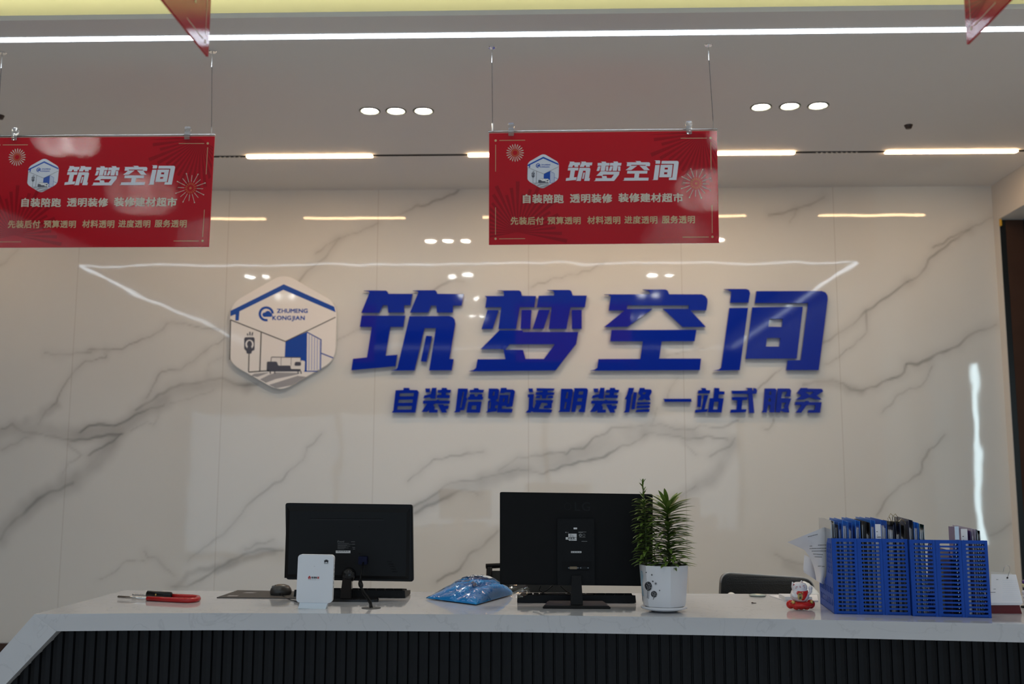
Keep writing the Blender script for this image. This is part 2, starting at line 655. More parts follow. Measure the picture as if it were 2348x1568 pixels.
# marble wall: a fine grid that carries the vein pattern of the slabs
VEINS = [
    # (width px, strength, points in the photo frame)
    (5, .35, [(0, 606), (20, 590), (43, 573)]),
    (5, .5, [(194, 797), (238, 791), (276, 795), (312, 781), (350, 763), (378, 745), (399, 741), (440, 744), (500, 753)]),
    (4, .4, [(468, 800), (493, 786), (516, 773)]),
    (5, .5, [(97, 810), (141, 818), (179, 808), (204, 801)]),
    (5, .6, [(238, 801), (240, 810), (194, 826), (169, 849), (143, 884), (125, 925), (102, 938), (89, 969)]),
    (22, .25, [(125, 930), (85, 950), (60, 962)]),
    (5, .6, [(465, 801), (445, 823), (409, 849), (373, 859), (350, 887), (332, 919)]),
    (4, .35, [(509, 820), (480, 833), (473, 851), (471, 866)]),
    (8, .7, [(588, 887), (562, 889), (537, 884), (509, 870), (473, 872), (434, 884), (409, 889), (365, 907), (353, 920), (312, 946)]),
    (24, .28, [(570, 892), (520, 882), (470, 884), (410, 900), (365, 918)]),
    (5, .4, [(485, 897), (434, 915), (393, 925)]),
    (6, .8, [(378, 933), (332, 951), (281, 969), (256, 979), (222, 975), (197, 979), (179, 989)]),
    (7, .75, [(273, 999), (235, 1001), (199, 1004), (158, 1008), (102, 999), (51, 990), (26, 970), (0, 974)]),
    (34, .30, [(-20, 990), (60, 975), (120, 985), (180, 996), (260, 986), (320, 962), (380, 925)]),
    (6, .7, [(0, 1022), (31, 1012), (64, 1002)]),
    (6, .7, [(273, 999), (256, 1015), (225, 1027), (204, 1043)]),
    (40, .34, [(256, 1017), (217, 1062), (170, 1105), (107, 1142), (72, 1165), (31, 1199), (0, 1230)]),
    (10, .8, [(171, 1109), (143, 1127), (107, 1142), (72, 1168), (33, 1199), (0, 1237)]),
    (4, .35, [(363, 951), (358, 964), (342, 987), (330, 979), (294, 989)]),
    (5, .4, [(153, 1017), (184, 1045), (153, 1068), (146, 1094)]),
    (5, .45, [(733, 989), (720, 1010), (697, 1025), (689, 1053), (664, 1079), (623, 1112), (584, 1153), (562, 1181), (498, 1234), (460, 1260), (434, 1285)]),
    (6, .65, [(934, 1158), (973, 1140), (1011, 1117), (1100, 1094)]),
    (8, .65, [(950, 1168), (975, 1155), (1011, 1140), (1067, 1125), (1098, 1132)]),
    (26, .22, [(950, 1162), (1010, 1130), (1090, 1112), (1160, 1085), (1210, 1070)]),
    (5, .5, [(934, 1094), (973, 1068), (986, 1058), (1062, 1040), (1100, 1035)]),
    (6, .7, [(1100, 1091), (1133, 1084), (1184, 1066), (1223, 1076), (1241, 1082), (1279, 1071), (1312, 1068), (1343, 1056), (1389, 1040), (1427, 1022), (1458, 1010), (1476, 994)]),
    (5, .6, [(1138, 1071), (1182, 1038), (1233, 1038), (1274, 1040), (1294, 1045), (1304, 1033), (1335, 1027), (1356, 1004), (1389, 989), (1402, 974), (1445, 974)]),
    (38, .26, [(1100, 1105), (1190, 1060), (1290, 1056), (1360, 1025), (1420, 995), (1500, 988), (1590, 1002)]),
    (6, .65, [(1476, 995), (1514, 999), (1560, 1007), (1586, 1012), (1619, 1004), (1667, 1003)]),
    (5, .55, [(1445, 974), (1509, 976), (1560, 989), (1593, 992), (1611, 980), (1662, 981), (1700, 969)]),
    (5, .6, [(1688, 1002), (1667, 1020), (1639, 1033), (1621, 1048)]),
    (32, .30, [(1680, 1010), (1657, 1045), (1632, 1094), (1591, 1117), (1547, 1145), (1522, 1163)]),
    (5, .55, [(1591, 1112), (1573, 1125), (1547, 1140)]),
    (4, .4, [(1557, 869), (1539, 895), (1529, 928)]),
    (4, .4, [(1509, 935), (1504, 958), (1493, 974)]),
    (4, .4, [(1568, 1022), (1593, 1048)]),
    (4, .5, [(1890, 833), (1923, 819), (1939, 805), (1964, 790), (1990, 767), (1995, 721)]),
    (7, .7, [(2288, 742), (2245, 757), (2209, 777), (2168, 800), (2127, 823), (2110, 827), (2079, 828), (2071, 846), (2056, 866), (2015, 884), (1987, 891), (1954, 889), (1934, 874), (1908, 870), (1872, 879), (1847, 887)]),
    (20, .30, [(1985, 893), (1940, 885), (1908, 876), (1880, 882)]),
    (5, .4, [(2143, 833), (2117, 877), (2071, 902), (2048, 928), (2031, 943)]),
    (5, .45, [(2168, 996), (2135, 1035), (2130, 1055), (2105, 1086), (2061, 1119), (2031, 1157), (2010, 1188)]),
    (5, .5, [(1798, 854), (1781, 859), (1763, 884), (1740, 900)]),
    (4, .4, [(1773, 963), (1760, 989), (1750, 984)]),
    (6, .6, [(1885, 443), (1857, 464), (1829, 479), (1796, 494), (1760, 496)]),
    (4, .35, [(1828, 480), (1820, 500), (1810, 512)]),
    (6, .6, [(2275, 502), (2250, 517), (2222, 530), (2163, 550), (2133, 568)]),
    (6, .65, [(2222, 531), (2158, 566), (2127, 599), (2107, 630), (2082, 655)]),
    (6, .65, [(2082, 655), (2056, 673), (2031, 691), (2000, 716), (1974, 734), (1913, 775), (1888, 790)]),
    (6, .55, [(1062, 438), (1024, 456), (973, 474), (960, 472), (934, 489), (909, 497)]),
    (5, .5, [(865, 515), (825, 533), (781, 551), (748, 561), (727, 579)]),
    (7, .6, [(781, 551), (756, 576), (722, 612), (692, 645)]),
    (4, .4, [(771, 783), (802, 765), (825, 755)]),
    (7, .45, [(985, 668), (1010, 655), (1039, 645), (1072, 645)]),
    (5, .45, [(1222, 655), (1293, 642), (1334, 630), (1356, 622), (1390, 600)]),
    (4, .4, [(1526, 818), (1583, 805), (1625, 792)]),
    (7, .6, [(1140, 1217), (1107, 1250), (1068, 1280), (1056, 1306), (1000, 1336)]),
    (7, .65, [(651, 1265), (596, 1271), (562, 1278), (532, 1288), (506, 1301), (480, 1321), (440, 1339), (394, 1348)]),
    (14, .35, [(630, 1272), (560, 1290), (500, 1312)]),
    (5, .45, [(332, 1262), (342, 1275), (365, 1278), (383, 1303), (399, 1316)]),
    (14, .4, [(404, 1347), (429, 1314), (486, 1303), (540, 1292)]),
    (4, .3, [(230, 1324), (294, 1288), (335, 1285)]),
    (5, .45, [(561, 1268), (600, 1256), (631, 1245)]),
    (6, .5, [(2267, 1221), (2300, 1213), (2322, 1198)]),
    (7, .4, [(1775, 1273), (1794, 1287), (1818, 1293), (1850, 1300)]),
    (26, .22, [(1850, 1290), (1830, 1318), (1800, 1300)]),
]


def marble_wall():
    xs = np.concatenate([np.linspace(XL, -3.75, 24)[:-1], np.arange(-3.75, XR - .004, 0.0118), [XR]])
    zs = np.arange(0, H + .011, 0.0118)
    zs = zs * (H / zs[-1])
    X, Z = np.meshgrid(xs, zs)
    # fine irregular wobble so the veins have natural edges
    def wob(seed, amp):
        r = np.random.RandomState(seed)
        s = np.zeros_like(X)
        for k in range(14):
            fx, fz = r.uniform(-1, 1, 2) * (6 + 5 * k)
            s += np.sin(X * fx + Z * fz + r.uniform(0, 6.28)) * amp / (1 + .55 * k)
        return s
    DX, DZ = X + wob(3, .012), Z + wob(5, .012)
    grain = 0.72 + 0.28 * np.clip(wob(9, .7), -1, 1)
    V = np.zeros_like(X)
    for wpx, st, pts in VEINS:
        P = [at_y(px, py, W) for px, py in pts]
        w = wpx * W / F_PX * 0.5
        best = np.full(X.shape, 9.0)
        for a, c in zip(P, P[1:]):
            ax, az, bx, bz = a.x, a.z, c.x, c.z
            L2 = (bx - ax) ** 2 + (bz - az) ** 2 + 1e-9
            t = np.clip(((DX - ax) * (bx - ax) + (DZ - az) * (bz - az)) / L2, 0, 1)
            best = np.minimum(best, np.hypot(DX - ax - t * (bx - ax), DZ - az - t * (bz - az)))
        k = np.exp(-(best / (w * 1.1)) ** 2) * st
        if wpx > 12:
            k = st * np.clip(1.25 - best / (w * 1.3), 0, 1) ** 1.3 * grain
        else:
            k = np.maximum(k * grain, st * .22 * np.exp(-(best / (w * 4.5)) ** 2))
        V = 1 - (1 - V) * (1 - np.clip(k * 1.12, 0, 1))
    ny, nx = X.shape
    me = bpy.data.meshes.new('wall_back')
    co = np.stack([X, np.full_like(X, W), Z], -1).reshape(-1, 3).astype(np.float32)
    idx = np.arange(nx * ny).reshape(ny, nx)
    q = np.stack([idx[:-1, :-1], idx[:-1, 1:], idx[1:, 1:], idx[1:, :-1]], -1).reshape(-1, 4)
    me.vertices.add(len(co))
    me.vertices.foreach_set('co', co.ravel())
    me.loops.add(q.size)
    me.loops.foreach_set('vertex_index', q.ravel().astype(np.int32))
    me.polygons.add(len(q))
    me.polygons.foreach_set('loop_start', np.arange(0, q.size, 4, dtype=np.int32))
    me.polygons.foreach_set('loop_total', np.full(len(q), 4, dtype=np.int32))
    me.update(calc_edges=True)
    at = me.attributes.new('vein', 'FLOAT', 'POINT')
    at.data.foreach_set('value', V.ravel().astype(np.float32))
    me.materials.append(M_marble)
    o = bpy.data.objects.new('wall_back', me)
    COL.objects.link(o)
    o['kind'] = 'structure'


marble_wall()
M_skirt = mat('dark brown skirting', (0.045, 0.022, 0.016), 0.4)
b = NB(); box(b, XL, XR, W - .015, W, 0, 0.125); struct('baseboard_back', b, M_skirt)

# right wall with a tall opening beside the corner
YO = at_x(2291, 520, XR).y          # far jamb of the opening
ZO = at_x(2291, 502, XR).z          # head of the opening
b = NB()
box(b, XR, XR + .16, YO, W + .1, 0, H2)
box(b, XR, XR + .16, 5.1, YO, ZO, H2)
box(b, XR, XR + .16, YB, 5.1, 0, H2)
struct('wall_right', b, M_beige)
b = NB(); box(b, XL - .12, XL, YB, W + .1, 0, H2); struct('wall_left', b, mat('taupe paint', (0.26, 0.22, 0.18), 0.65))
# front wall behind the camera: a broad shop opening towards the concourse
b = NB()
box(b, XL - .12, -5.53, YB - .15, YB, 0, H2)
box(b, 3.0, XR + .2, YB - .15, YB, 0, H2)
box(b, -5.53, 3.0, YB - .15, YB, 2.22, H2)
struct('wall_front', b, mat('charcoal fascia', (0.045, 0.045, 0.048), 0.6))
w1 = NB()
for x in (-5.53, -3.2, 0.0, 2.94):
    box(w1, x, x + .06, YB - .1, YB - .04, 0, 2.22)
box(w1, -5.53, 3.0, YB - .1, YB - .04, 2.16, 2.22)
box(w1, -5.53, 3.0, YB - .1, YB - .04, 0, .08)
struct('window_1', w1, mat('dark aluminium', (0.05, 0.05, 0.055), 0.4, metal=.6))
# corridor beyond the opening
M_brown = mat('brown wood panel', (0.062, 0.032, 0.022), 0.6, spec=.15, var=0.2, vscale=6)
b = NB()
box(b, 4.6, 4.72, 2.2, W, 0, H)
box(b, XR + .16, 4.7, 2.1, 2.2, 0, H)
struct('wall_corridor', b, mat('corridor paint', (0.30, 0.31, 0.32), 0.6))
b = NB(); box(b, XR + .12, 4.72, 2.1, W + .1, H, H + .05); struct('ceiling_corridor', b, M_white)
# door in the far end of the opening: black frame, brown leaf, glazed side
df = NB()
z1 = ZO - .005
box(df, XR + .004, XR + .040, YO - .004, YO + .05, 0, z1)
door = struct('door_1', df, mat('black door frame', (0.004, 0.0045, 0.005), 0.35))
b = NB(); box(b, XR + .040, XR + .158, YO - .006, YO - .001, 0, z1); struct('door_panel', b, M_brown, door)
b = NB(); box(b, XR + .164, XR + .176, YO - .03, YO + .04, 0, z1); struct('door_edge', b, M_blk_gloss, door)
b = NB(); box(b, XR + .178, 4.6, YO + .02, YO + .05, 0, H); struct('door_glass', b, mat('grey glazed panel', (0.10, 0.11, 0.125), 0.2), door)
b = NB(); box(b, XR + .0, XR + .006, YO - .03, YO - .006, ZO - .05, ZO - .004)
solo('hinge_tag', b, mat('yellow tag', (0.75, 0.42, 0.02), 0.5), 'tiny yellow tag at the top corner of the dark door opening', 'tag')
# daylight slit window in the corridor wall
wx, wy = 4.59, 2.62
b = NB(); box(b, wx - .01, wx + .01, wy - .05, wy + .06, .55, 2.42)
struct('window_2', b, emit_mat('daylight pane', (0.72, 0.93, 1.0), L_SLIT))

# ceiling: soffit ring with an open recess over the room, upper slab above
EX0, EX1 = -4.15, 2.55             # recess sides
EY1, EY0 = 4.150, -1.7             # recess far and near edges
b = NB()
th = .022
box(b, XL, XR, EY1, W, H, H + th)
box(b, XL, EX0, EY0, EY1, H, H + th)
box(b, EX1, XR, EY0, EY1, H, H + th)
box(b, XL, XR, YB, EY0, H, H + th)
box(b, XL - .2, XR + .2, YB - .2, W + .2, H2, H2 + .05)
box(b, EX0 - .6, EX1 + .25, 5.35, 5.37, H + th, H2)
struct('ceiling', b, M_white)

# ================================================================== lamps
M_led = emit_mat('cool led', (0.76, 0.88, 1.0), L_LED)
M_lens = emit_mat('warm downlight lens', (1.0, 0.90, 0.74), L_DOWN)
M_bar = emit_mat('warm linear diffuser', (1.0, 0.64, 0.34), L_TRACK)
M_ring = mat('grey lamp trim', (0.17, 0.18, 0.15), 0.5)
LX0, LX1, LY1, LY0 = -4.35, 2.86, 4.345, -1.8
t = thing('led_strip', 'long cool white strip light running in a rectangle across the whole ceiling above the desk', 'strip light', (0, LY1, H - .02))


def led_run(x0, y0, x1, y1, wav):
    bm = NB()
    n = 90
    prev = None
    wd = .023
    d = Vector((x1 - x0, y1 - y0, 0)).normalized()
    s = Vector((-d.y, d.x, 0))
    rows = []
    for i in range(n + 1):
        k = i / n
        p = Vector((x0 + (x1 - x0) * k, y0 + (y1 - y0) * k, 0))
        sag = wav * max(0, noise.noise(Vector((p.x * 2.1, p.y * 2.1, 3.3)))) * .0
        rows.append([bm.verts.new(p + s * a + Vector((-0, -LY1, z - sag))) for a, z in ((-wd, .0186), (-wd * .5, .0182), (wd * .5, .0182), (wd, .0186))])
    for A, B in zip(rows, rows[1:]):
        for k in range(3):
            bm.faces.new((A[k], A[k + 1], B[k + 1], B[k]))
    part('diffuser', bm, M_led, t, smooth=True)


led_run(LX0, LY1, LX1, LY1, 1)
led_run(LX0, LY0, LX0, LY1 - .03, 1)
led_run(LX1, LY0, LX1, LY1 - .03, 1)
led_run(LX0, LY0, LX1, LY0, 1)
b = NB()
box(b, EX0 - .2, EX1 + .2, EY1 + .16, EY1 + .20, H + th, H + th + .02)
solo('cove_strip', b, emit_mat('yellow cove lamp', (1.0, 0.95, 0.42), L_COVE), 'yellow cove lamp hidden on top of the ceiling soffit behind its edge', 'strip light')


M_lens2 = emit_mat('white downlight lens', (0.94, 1.0, 0.97), L_DOWN2)


def downlight(c, ringr=.057, lensr=.042, label='', group=None, lens=None):
    t = thing('downlight', label, 'downlight', c, 0, group)
    bm = NB()
    lathe(bm, [(lensr, .004), (lensr * 1.02, -.002), (ringr * .9, -.006), (ringr, -.004), (ringr, 0)], 36)
    part('trim_ring', bm, M_ring, t, smooth=True)
    bm = NB()
    lathe(bm, [(lensr * 1.0, -.001), (lensr * .7, -.003), (0, -.004)], 32)
    part('lens', bm, lens or M_lens, t, smooth=True, label='glowing warm white lens')
    return t


ORD = ['left', 'middle', 'right']
for grp, pxs in (('above the left hanging banner side, left of the centre banner', [(848, 254), (908, 254), (971, 254)]),
                 ('to the right above the centre banner', [(1745, 245), (1811, 243), (1876, 242)])):
    for k, p in enumerate(pxs):
        side = 'left' if p[0] < 1200 else 'right'
        downlight(at_z(*p, H), label='%s lamp in the %s row of three round ceiling downlights' % (ORD[k], side), group='round ceiling downlights')
# twin downlights in the recess, out of the top of the frame, seen as reflections
for ry, rn in ((2.45, 'near'), (1.15, 'next'), (-0.6, 'far')):
    for cx in (-3.2, -0.92, 1.3):
        for dx in (-.085, .085):
            downlight(Vector((cx + dx, ry, H2)), label='round downlight of a pair in the recessed upper ceiling over the room', group='paired recess downlights', lens=M_lens2)
# right-hand dark ceiling sensor and a partial one on the left
for p, lab in (((2083, 287), 'small dark round sensor on the white ceiling right of the right row of downlights'),
               ((0, 265), 'small dark round sensor at the left edge of the white ceiling')):
    c = at_z(*p, H)
    b = NB(); lathe(b, [(0, -.02), (.016, -.02), (.021, -.008), (.024, 0)], 20, c)
    solo('ceiling_sensor', b, mat('dark sensor', (0.035, 0.02, 0.016), 0.4), lab, 'sensor', smooth=True)

# black track with warm linear bars in front of the marble wall
YT = 6.048
t = thing('light_track', 'thin black slot track along the ceiling carrying the warm light bars', 'light track', (0, YT, H))
b = NB(); box(b, -4.6, XR, -.014, .014, -.002, 0.0); part('channel', b, M_blk_matte, t)
for a0, a1 in ((-2.0, -1.85), (1.66, 1.93)):
    bm = NB()
    x = a0
    while x < a1:
        box(bm, x, x + .012, -.01, .01, -.008, -.002)
        x += .03
    part('clip_contacts', bm, M_steel, t)
XB = [(-4.3, -3.45, 'leftmost, beyond the left banner'), (-2.75, -2.12, 'hidden by the left banner'), (at_z(567, 359, H).x, at_z(855, 357, H).x, 'between the left and the centre banner'),
      (at_z(1074, 357, H).x, at_z(1822, 349, H).x, 'passing behind the centre banner'),
      (at_z(2032, 345, H).x, at_z(2343, 338, H).x, 'near the right wall corner')]
for x0, x1, lab in XB:
    b = NB()
    prism(b, [rrect(x0, -.022, x1, .022, .012)], lambda x, y: (x, YT + y, H - .003), (0, 0, -.005))
    solo('linear_light', b, M_bar, 'warm linear light bar on the ceiling track, ' + lab, 'linear light', group='linear ceiling light bars')

# ================================================================== wall sign
M_sign = mat('blue acrylic', (0.003, 0.024, 0.37), 0.05, spec=0.4, bump=0.012, bscale=3)
STAND = .032


def on_sign(px, py, d=STAND):
    return at_y(px, py, W - d)


def sign_char(name_label, pieces, ox, oy, sc, cat='sign letter', group=None):
    bm = NB()
    for k, loops in enumerate(pieces):
        lp = [[(ox + x / sc, oy + y / sc) for x, y in l] for l in loops]
        e = .00015 * k
        prism(bm, lp, lambda x, y: at_y(x, y, W - STAND - e), (0, .024, 0))
    # stand-off studs into the wall
    c = sum((v.co for v in bm.verts), Vector()) / len(bm.verts)
    o = solo('sign_character', bm, M_sign, name_label, cat, group)
    return o


S4 = 1977 / 290
ZHU = [[[(295, 180), (400, 176), (650, 178), (675, 200), (685, 228), (1063, 228), (1030, 405), (930, 405), (935, 520), (685, 520), (672, 405), (600, 405), (540, 525), (260, 525), (390, 210), (370, 188)]],
       [[(1060, 178), (1160, 173), (1415, 172), (1440, 195), (1448, 228), (1863, 232), (1830, 412), (1695, 412), (1692, 520), (1443, 520), (1432, 412), (1352, 412), (1310, 520), (1022, 520), (1155, 205), (1135, 187)]],
       [[(268, 570), (948, 570), (918, 745), (715, 745), (640, 1195), (825, 1180), (795, 1360), (105, 1422), (132, 1245), (350, 1222), (425, 745), (238, 745)]],
       [[(1015, 578), (1640, 575), (1690, 592), (1722, 630), (1733, 690), (1640, 1245), (1705, 1248), (1675, 1425), (1322, 1425), (1428, 765), (1250, 765), (1095, 1425), (720, 1428), (800, 1410), (825, 1385)]],
       [[(1275, 883), (1370, 888), (1280, 1290), (1190, 1283)]]]
MENG = [[[(285, 262), (580, 262), (580, 205), (560, 185), (480, 175), (820, 175), (850, 195), (865, 260), (1085, 262), (1060, 437), (832, 437), (775, 775), (495, 775), (540, 437), (290, 440), (312, 290)]],
        [[(325, 483), (500, 483), (408, 775), (232, 778)]], [[(858, 480), (1015, 480), (997, 775), (842, 775)]],
        [[(1125, 258), (1365, 255), (1368, 205), (1345, 180), (1260, 168), (1610, 168), (1640, 190), (1658, 255), (1880, 255), (1850, 437), (1625, 437), (1562, 775), (1282, 775), (1328, 437), (1097, 437)]],
        [[(1125, 480), (1302, 480), (1205, 772), (1030, 775)]], [[(1640, 480), (1800, 480), (1800, 775), (1645, 775)]],
        [[(510, 800), (870, 800), (885, 825), (1745, 825), (1715, 1010), (1392, 1425), (30, 1440), (110, 1415), (145, 1385), (170, 1250), (605, 1248), (575, 1098), (570, 1092), (218, 1092)],
         [(670, 1018), (1380, 1015), (1208, 1245), (920, 1245), (882, 1105), (602, 1102)]]]
KONG = [[[(240, 236), (950, 236), (962, 215), (940, 185), (845, 160), (1200, 160), (1235, 180), (1257, 235), (1770, 236), (1825, 262), (1855, 310), (1858, 360), (1838, 485), (1590, 487), (1830, 745), (1465, 745), (1160, 462), (1560, 462), (1565, 408), (605, 408), (595, 465), (1000, 462), (610, 742), (240, 747), (560, 487), (312, 487), (345, 260), (310, 245)]],
        [[(355, 795), (1685, 790), (1655, 968), (1140, 970), (1103, 1240), (1757, 1240), (1737, 1420), (20, 1430), (95, 1412), (132, 1385), (150, 1248), (805, 1245), (845, 970), (335, 970)]]]
JIAN = [[[(275, 155), (370, 153), (620, 152), (665, 170), (683, 215), (657, 365), (370, 365), (388, 190), (350, 168)]],
        [[(358, 450), (650, 448), (520, 1420), (105, 1430), (190, 1412), (230, 1380)]],
        [[(780, 186), (1800, 184), (1860, 205), (1892, 255), (1897, 310), (1755, 1420), (1250, 1420), (1270, 1268), (1475, 1265), (1590, 372), (757, 370)]],
        [[(717, 440), (1507, 430), (1410, 1240), (612, 1242)], [(985, 617), (1193, 620), (1180, 745), (967, 742)], [(945, 918), (1155, 918), (1140, 1052), (928, 1052)]]]
BIG = [(ZHU, 790), (MENG, 1070), (KONG, 1350), (JIAN, 1620)]
for (pc, ox), lab in zip(BIG, ['first large raised blue character (筑) right of the hexagon plaque', 'second large raised blue character (梦) on the marble wall',
                               'third large raised blue character (空) on the marble wall', 'last large raised blue character (间), rightmost on the marble wall']):
    sign_char(lab, pc, ox, 640, S4, group='large blue wall characters')


def shf(pcs, dx, dy):
    return [[[(x + dx, y + dy) for x, y in l] for l in p] for p in pcs]


ZI = [[[(192, 175), (318, 170), (322, 135), (415, 135), (420, 170), (545, 172), (570, 200), (515, 540), (130, 540), (155, 500)], [(255, 225), (492, 222), (485, 272), (250, 275)], [(240, 330), (475, 328), (468, 378), (232, 380)], [(222, 435), (458, 432), (450, 488), (215, 490)]]]
ZHUANG = [[[(675, 145), (755, 145), (750, 210), (685, 210)]],
          [[(785, 135), (860, 135), (842, 315), (770, 310), (745, 290), (645, 308), (660, 262), (765, 238)]],
          [[(945, 135), (1025, 135), (1035, 165), (1098, 168), (1085, 215), (1015, 217), (1012, 252), (1080, 255), (1070, 305), (860, 300), (868, 252), (935, 250), (940, 217), (875, 215), (880, 168), (940, 165)]],
          [[(640, 345), (850, 342), (880, 325), (910, 342), (1080, 345), (1072, 395), (635, 395)]],
          [[(705, 393), (830, 393), (805, 420), (830, 440), (825, 490), (880, 490), (875, 540), (735, 540), (740, 500), (700, 530), (615, 528)]],
          [[(880, 407), (970, 407), (980, 430), (1060, 425), (1050, 480), (1010, 485), (1030, 540), (945, 540)]]]
PEI = [[[(1210, 145), (1370, 148), (1370, 190), (1345, 290), (1362, 310), (1310, 500), (1250, 500), (1240, 535), (1145, 535), (1170, 505)], [(1290, 200), (1310, 200), (1265, 460), (1245, 460)]],
       [[(1470, 140), (1540, 140), (1555, 165), (1637, 167), (1620, 213), (1393, 213), (1402, 168), (1465, 165)]],
       [[(1400, 240), (1475, 240), (1490, 275), (1520, 275), (1540, 240), (1610, 240), (1605, 280), (1625, 285), (1612, 330), (1368, 330), (1375, 285), (1395, 280)]],
       [[(1378, 362), (1598, 360), (1570, 542), (1345, 540)], [(1440, 425), (1510, 425), (1505, 488), (1430, 485)]]]
PAO = [[[(1712, 145), (1860, 148), (1885, 170), (1862, 315), (1835, 330), (1832, 355), (1870, 360), (1862, 415), (1820, 430), (1815, 465), (1850, 470), (1835, 522), (1665, 540), (1690, 510), (1700, 350), (1735, 345), (1740, 318), (1700, 310)], [(1785, 200), (1810, 200), (1800, 262), (1775, 262)], [(1725, 365), (1745, 365), (1735, 475), (1712, 475)]],
       [[(1910, 135), (2000, 135), (2010, 160), (2110, 162), (2142, 190), (2100, 440), (2000, 450), (1990, 430), (1930, 430), (1925, 475), (2105, 480), (2090, 540), (1845, 535), (1890, 250), (2040, 252), (2020, 390), (2040, 390), (2065, 210), (1975, 212), (1965, 222), (1895, 222)], [(1955, 305), (1972, 305), (1962, 362), (1942, 362)]]]
TOU = [[[(152, 145), (225, 145), (232, 207), (165, 207)]],
       [[(142, 242), (245, 240), (225, 440), (245, 470), (545, 490), (530, 540), (240, 535), (205, 520), (190, 540), (105, 540), (150, 490), (165, 290), (142, 285)]],
       [[(285, 140), (582, 145), (572, 180), (465, 185), (470, 210), (580, 212), (570, 250), (455, 255), (440, 310), (375, 310), (370, 255), (268, 250), (275, 205), (385, 205), (385, 187), (285, 187)]],
       [[(285, 265), (350, 265), (340, 305), (265, 305)]], [[(480, 265), (560, 265), (555, 305), (460, 305)]],
       [[(265, 335), (560, 335), (550, 385), (540, 385), (535, 470), (400, 470), (410, 430), (470, 415), (455, 385), (370, 378), (325, 482), (245, 470), (275, 380)]]]
MING = [[[(685, 150), (860, 150), (885, 175), (830, 530), (640, 530), (665, 500)], [(780, 205), (805, 205), (790, 308), (762, 308)], [(755, 368), (780, 368), (760, 480), (735, 480)]],
        [[(895, 140), (1105, 140), (1128, 170), (1075, 535), (970, 530), (980, 490), (1010, 470), (1015, 420), (940, 420), (920, 530), (850, 530), (905, 165)], [(980, 195), (1050, 195), (1042, 245), (970, 245)], [(960, 308), (1035, 305), (1025, 358), (950, 355)]]]
XIU = [[[(1790, 135), (1880, 135), (1855, 230), (1840, 250), (1800, 535), (1705, 540), (1735, 500), (1755, 320), (1725, 320), (1765, 240)]],
       [[(1870, 205), (1928, 208), (1890, 485), (1832, 485)]],
       [[(1970, 135), (2050, 135), (2055, 158), (2150, 160), (2168, 185), (2165, 215), (2130, 275), (2148, 340), (2080, 340), (2050, 310), (2010, 340), (1935, 335), (1985, 265), (1945, 225)], [(2030, 210), (2075, 208), (2050, 245), (2015, 235)]],
       [[(1930, 370), (2148, 368), (2145, 405), (1925, 410)]], [[(1925, 428), (2142, 420), (2135, 462), (1915, 468)]], [[(1915, 495), (2135, 480), (2125, 530), (1900, 532)]]]
YI = [[[(65, 258), (440, 258), (447, 300), (82, 300), (78, 275)]]]
ZHAN = [[[(575, 112), (635, 115), (645, 142), (697, 145), (690, 188), (528, 188), (535, 145), (590, 142)]],
        [[(528, 212), (582, 212), (572, 370), (522, 370)]], [[(612, 212), (670, 212), (620, 400), (660, 395), (655, 435), (490, 447), (497, 408), (580, 400)]],
        [[(752, 112), (820, 115), (820, 158), (890, 160), (888, 200), (810, 202), (805, 250), (878, 252), (850, 445), (665, 440), (690, 252), (740, 250)], [(750, 300), (810, 298), (795, 402), (735, 402)]]]
SHI = [[[(985, 150), (1195, 150), (1205, 130), (1180, 112), (1260, 112), (1268, 150), (1280, 150), (1278, 112), (1315, 120), (1328, 150), (1320, 190), (1265, 192), (1290, 450), (1220, 450), (1208, 195), (990, 190)]],
       [[(990, 235), (1200, 235), (1195, 275), (1130, 278), (1118, 400), (1185, 400), (1175, 440), (965, 447), (975, 405), (1050, 402), (1062, 280), (990, 275)]]]
FU = [[[(1430, 120), (1570, 120), (1590, 140), (1560, 445), (1490, 440), (1500, 415), (1505, 345), (1475, 345), (1455, 445), (1392, 445), (1410, 400)], [(1495, 160), (1520, 160), (1515, 205), (1488, 205)], [(1485, 255), (1512, 255), (1508, 298), (1478, 298)]],
      [[(1605, 120), (1765, 120), (1787, 150), (1778, 230), (1705, 228), (1715, 200), (1735, 165), (1668, 165), (1650, 250), (1787, 255), (1748, 370), (1762, 445), (1690, 440), (1645, 415), (1635, 445), (1575, 440)], [(1660, 310), (1720, 312), (1690, 345), (1700, 380), (1650, 400)]]]
WU = [[[(1915, 112), (2000, 112), (2010, 122), (2200, 125), (2218, 160), (2130, 215), (2200, 270), (2115, 268), (2035, 240), (1950, 270), (1845, 272), (1925, 215), (1865, 180)], [(1975, 168), (2090, 168), (2035, 210)]],
      [[(1845, 300), (1965, 300), (1985, 285), (2025, 290), (2030, 305), (2197, 305), (2175, 447), (2010, 447), (2020, 410), (2105, 408), (2115, 345), (1995, 345), (1920, 447), (1845, 447), (1925, 345), (1838, 342)]]]
SM = [(ZI, 880, 0, '自, leftmost of the lower sign line'), (ZHUANG, 880, 0, '装 in the first word of the lower sign line'), (PEI, 880, 0, '陪 in the first word of the lower sign line'),
      (PAO, 880, 0, '跑, last of the first word of the lower sign line'), (TOU, 1190, 0, '透, first of the middle word of the lower sign line'), (MING, 1190, 0, '明 in the middle word of the lower sign line'),
      (shf(ZHUANG, 540, 0), 1190, 0, '装 in the middle word of the lower sign line'), (XIU, 1190, 0, '修, last of the middle word of the lower sign line'),
      (YI, 1510, 1, '一, a single bar opening the last word of the lower sign line'), (ZHAN, 1510, 1, '站 in the last word of the lower sign line'), (SHI, 1510, 1, '式 in the last word of the lower sign line'),
      (FU, 1510, 1, '服, second to last of the lower sign line'), (WU, 1510, 1, '务, rightmost of the lower sign line')]
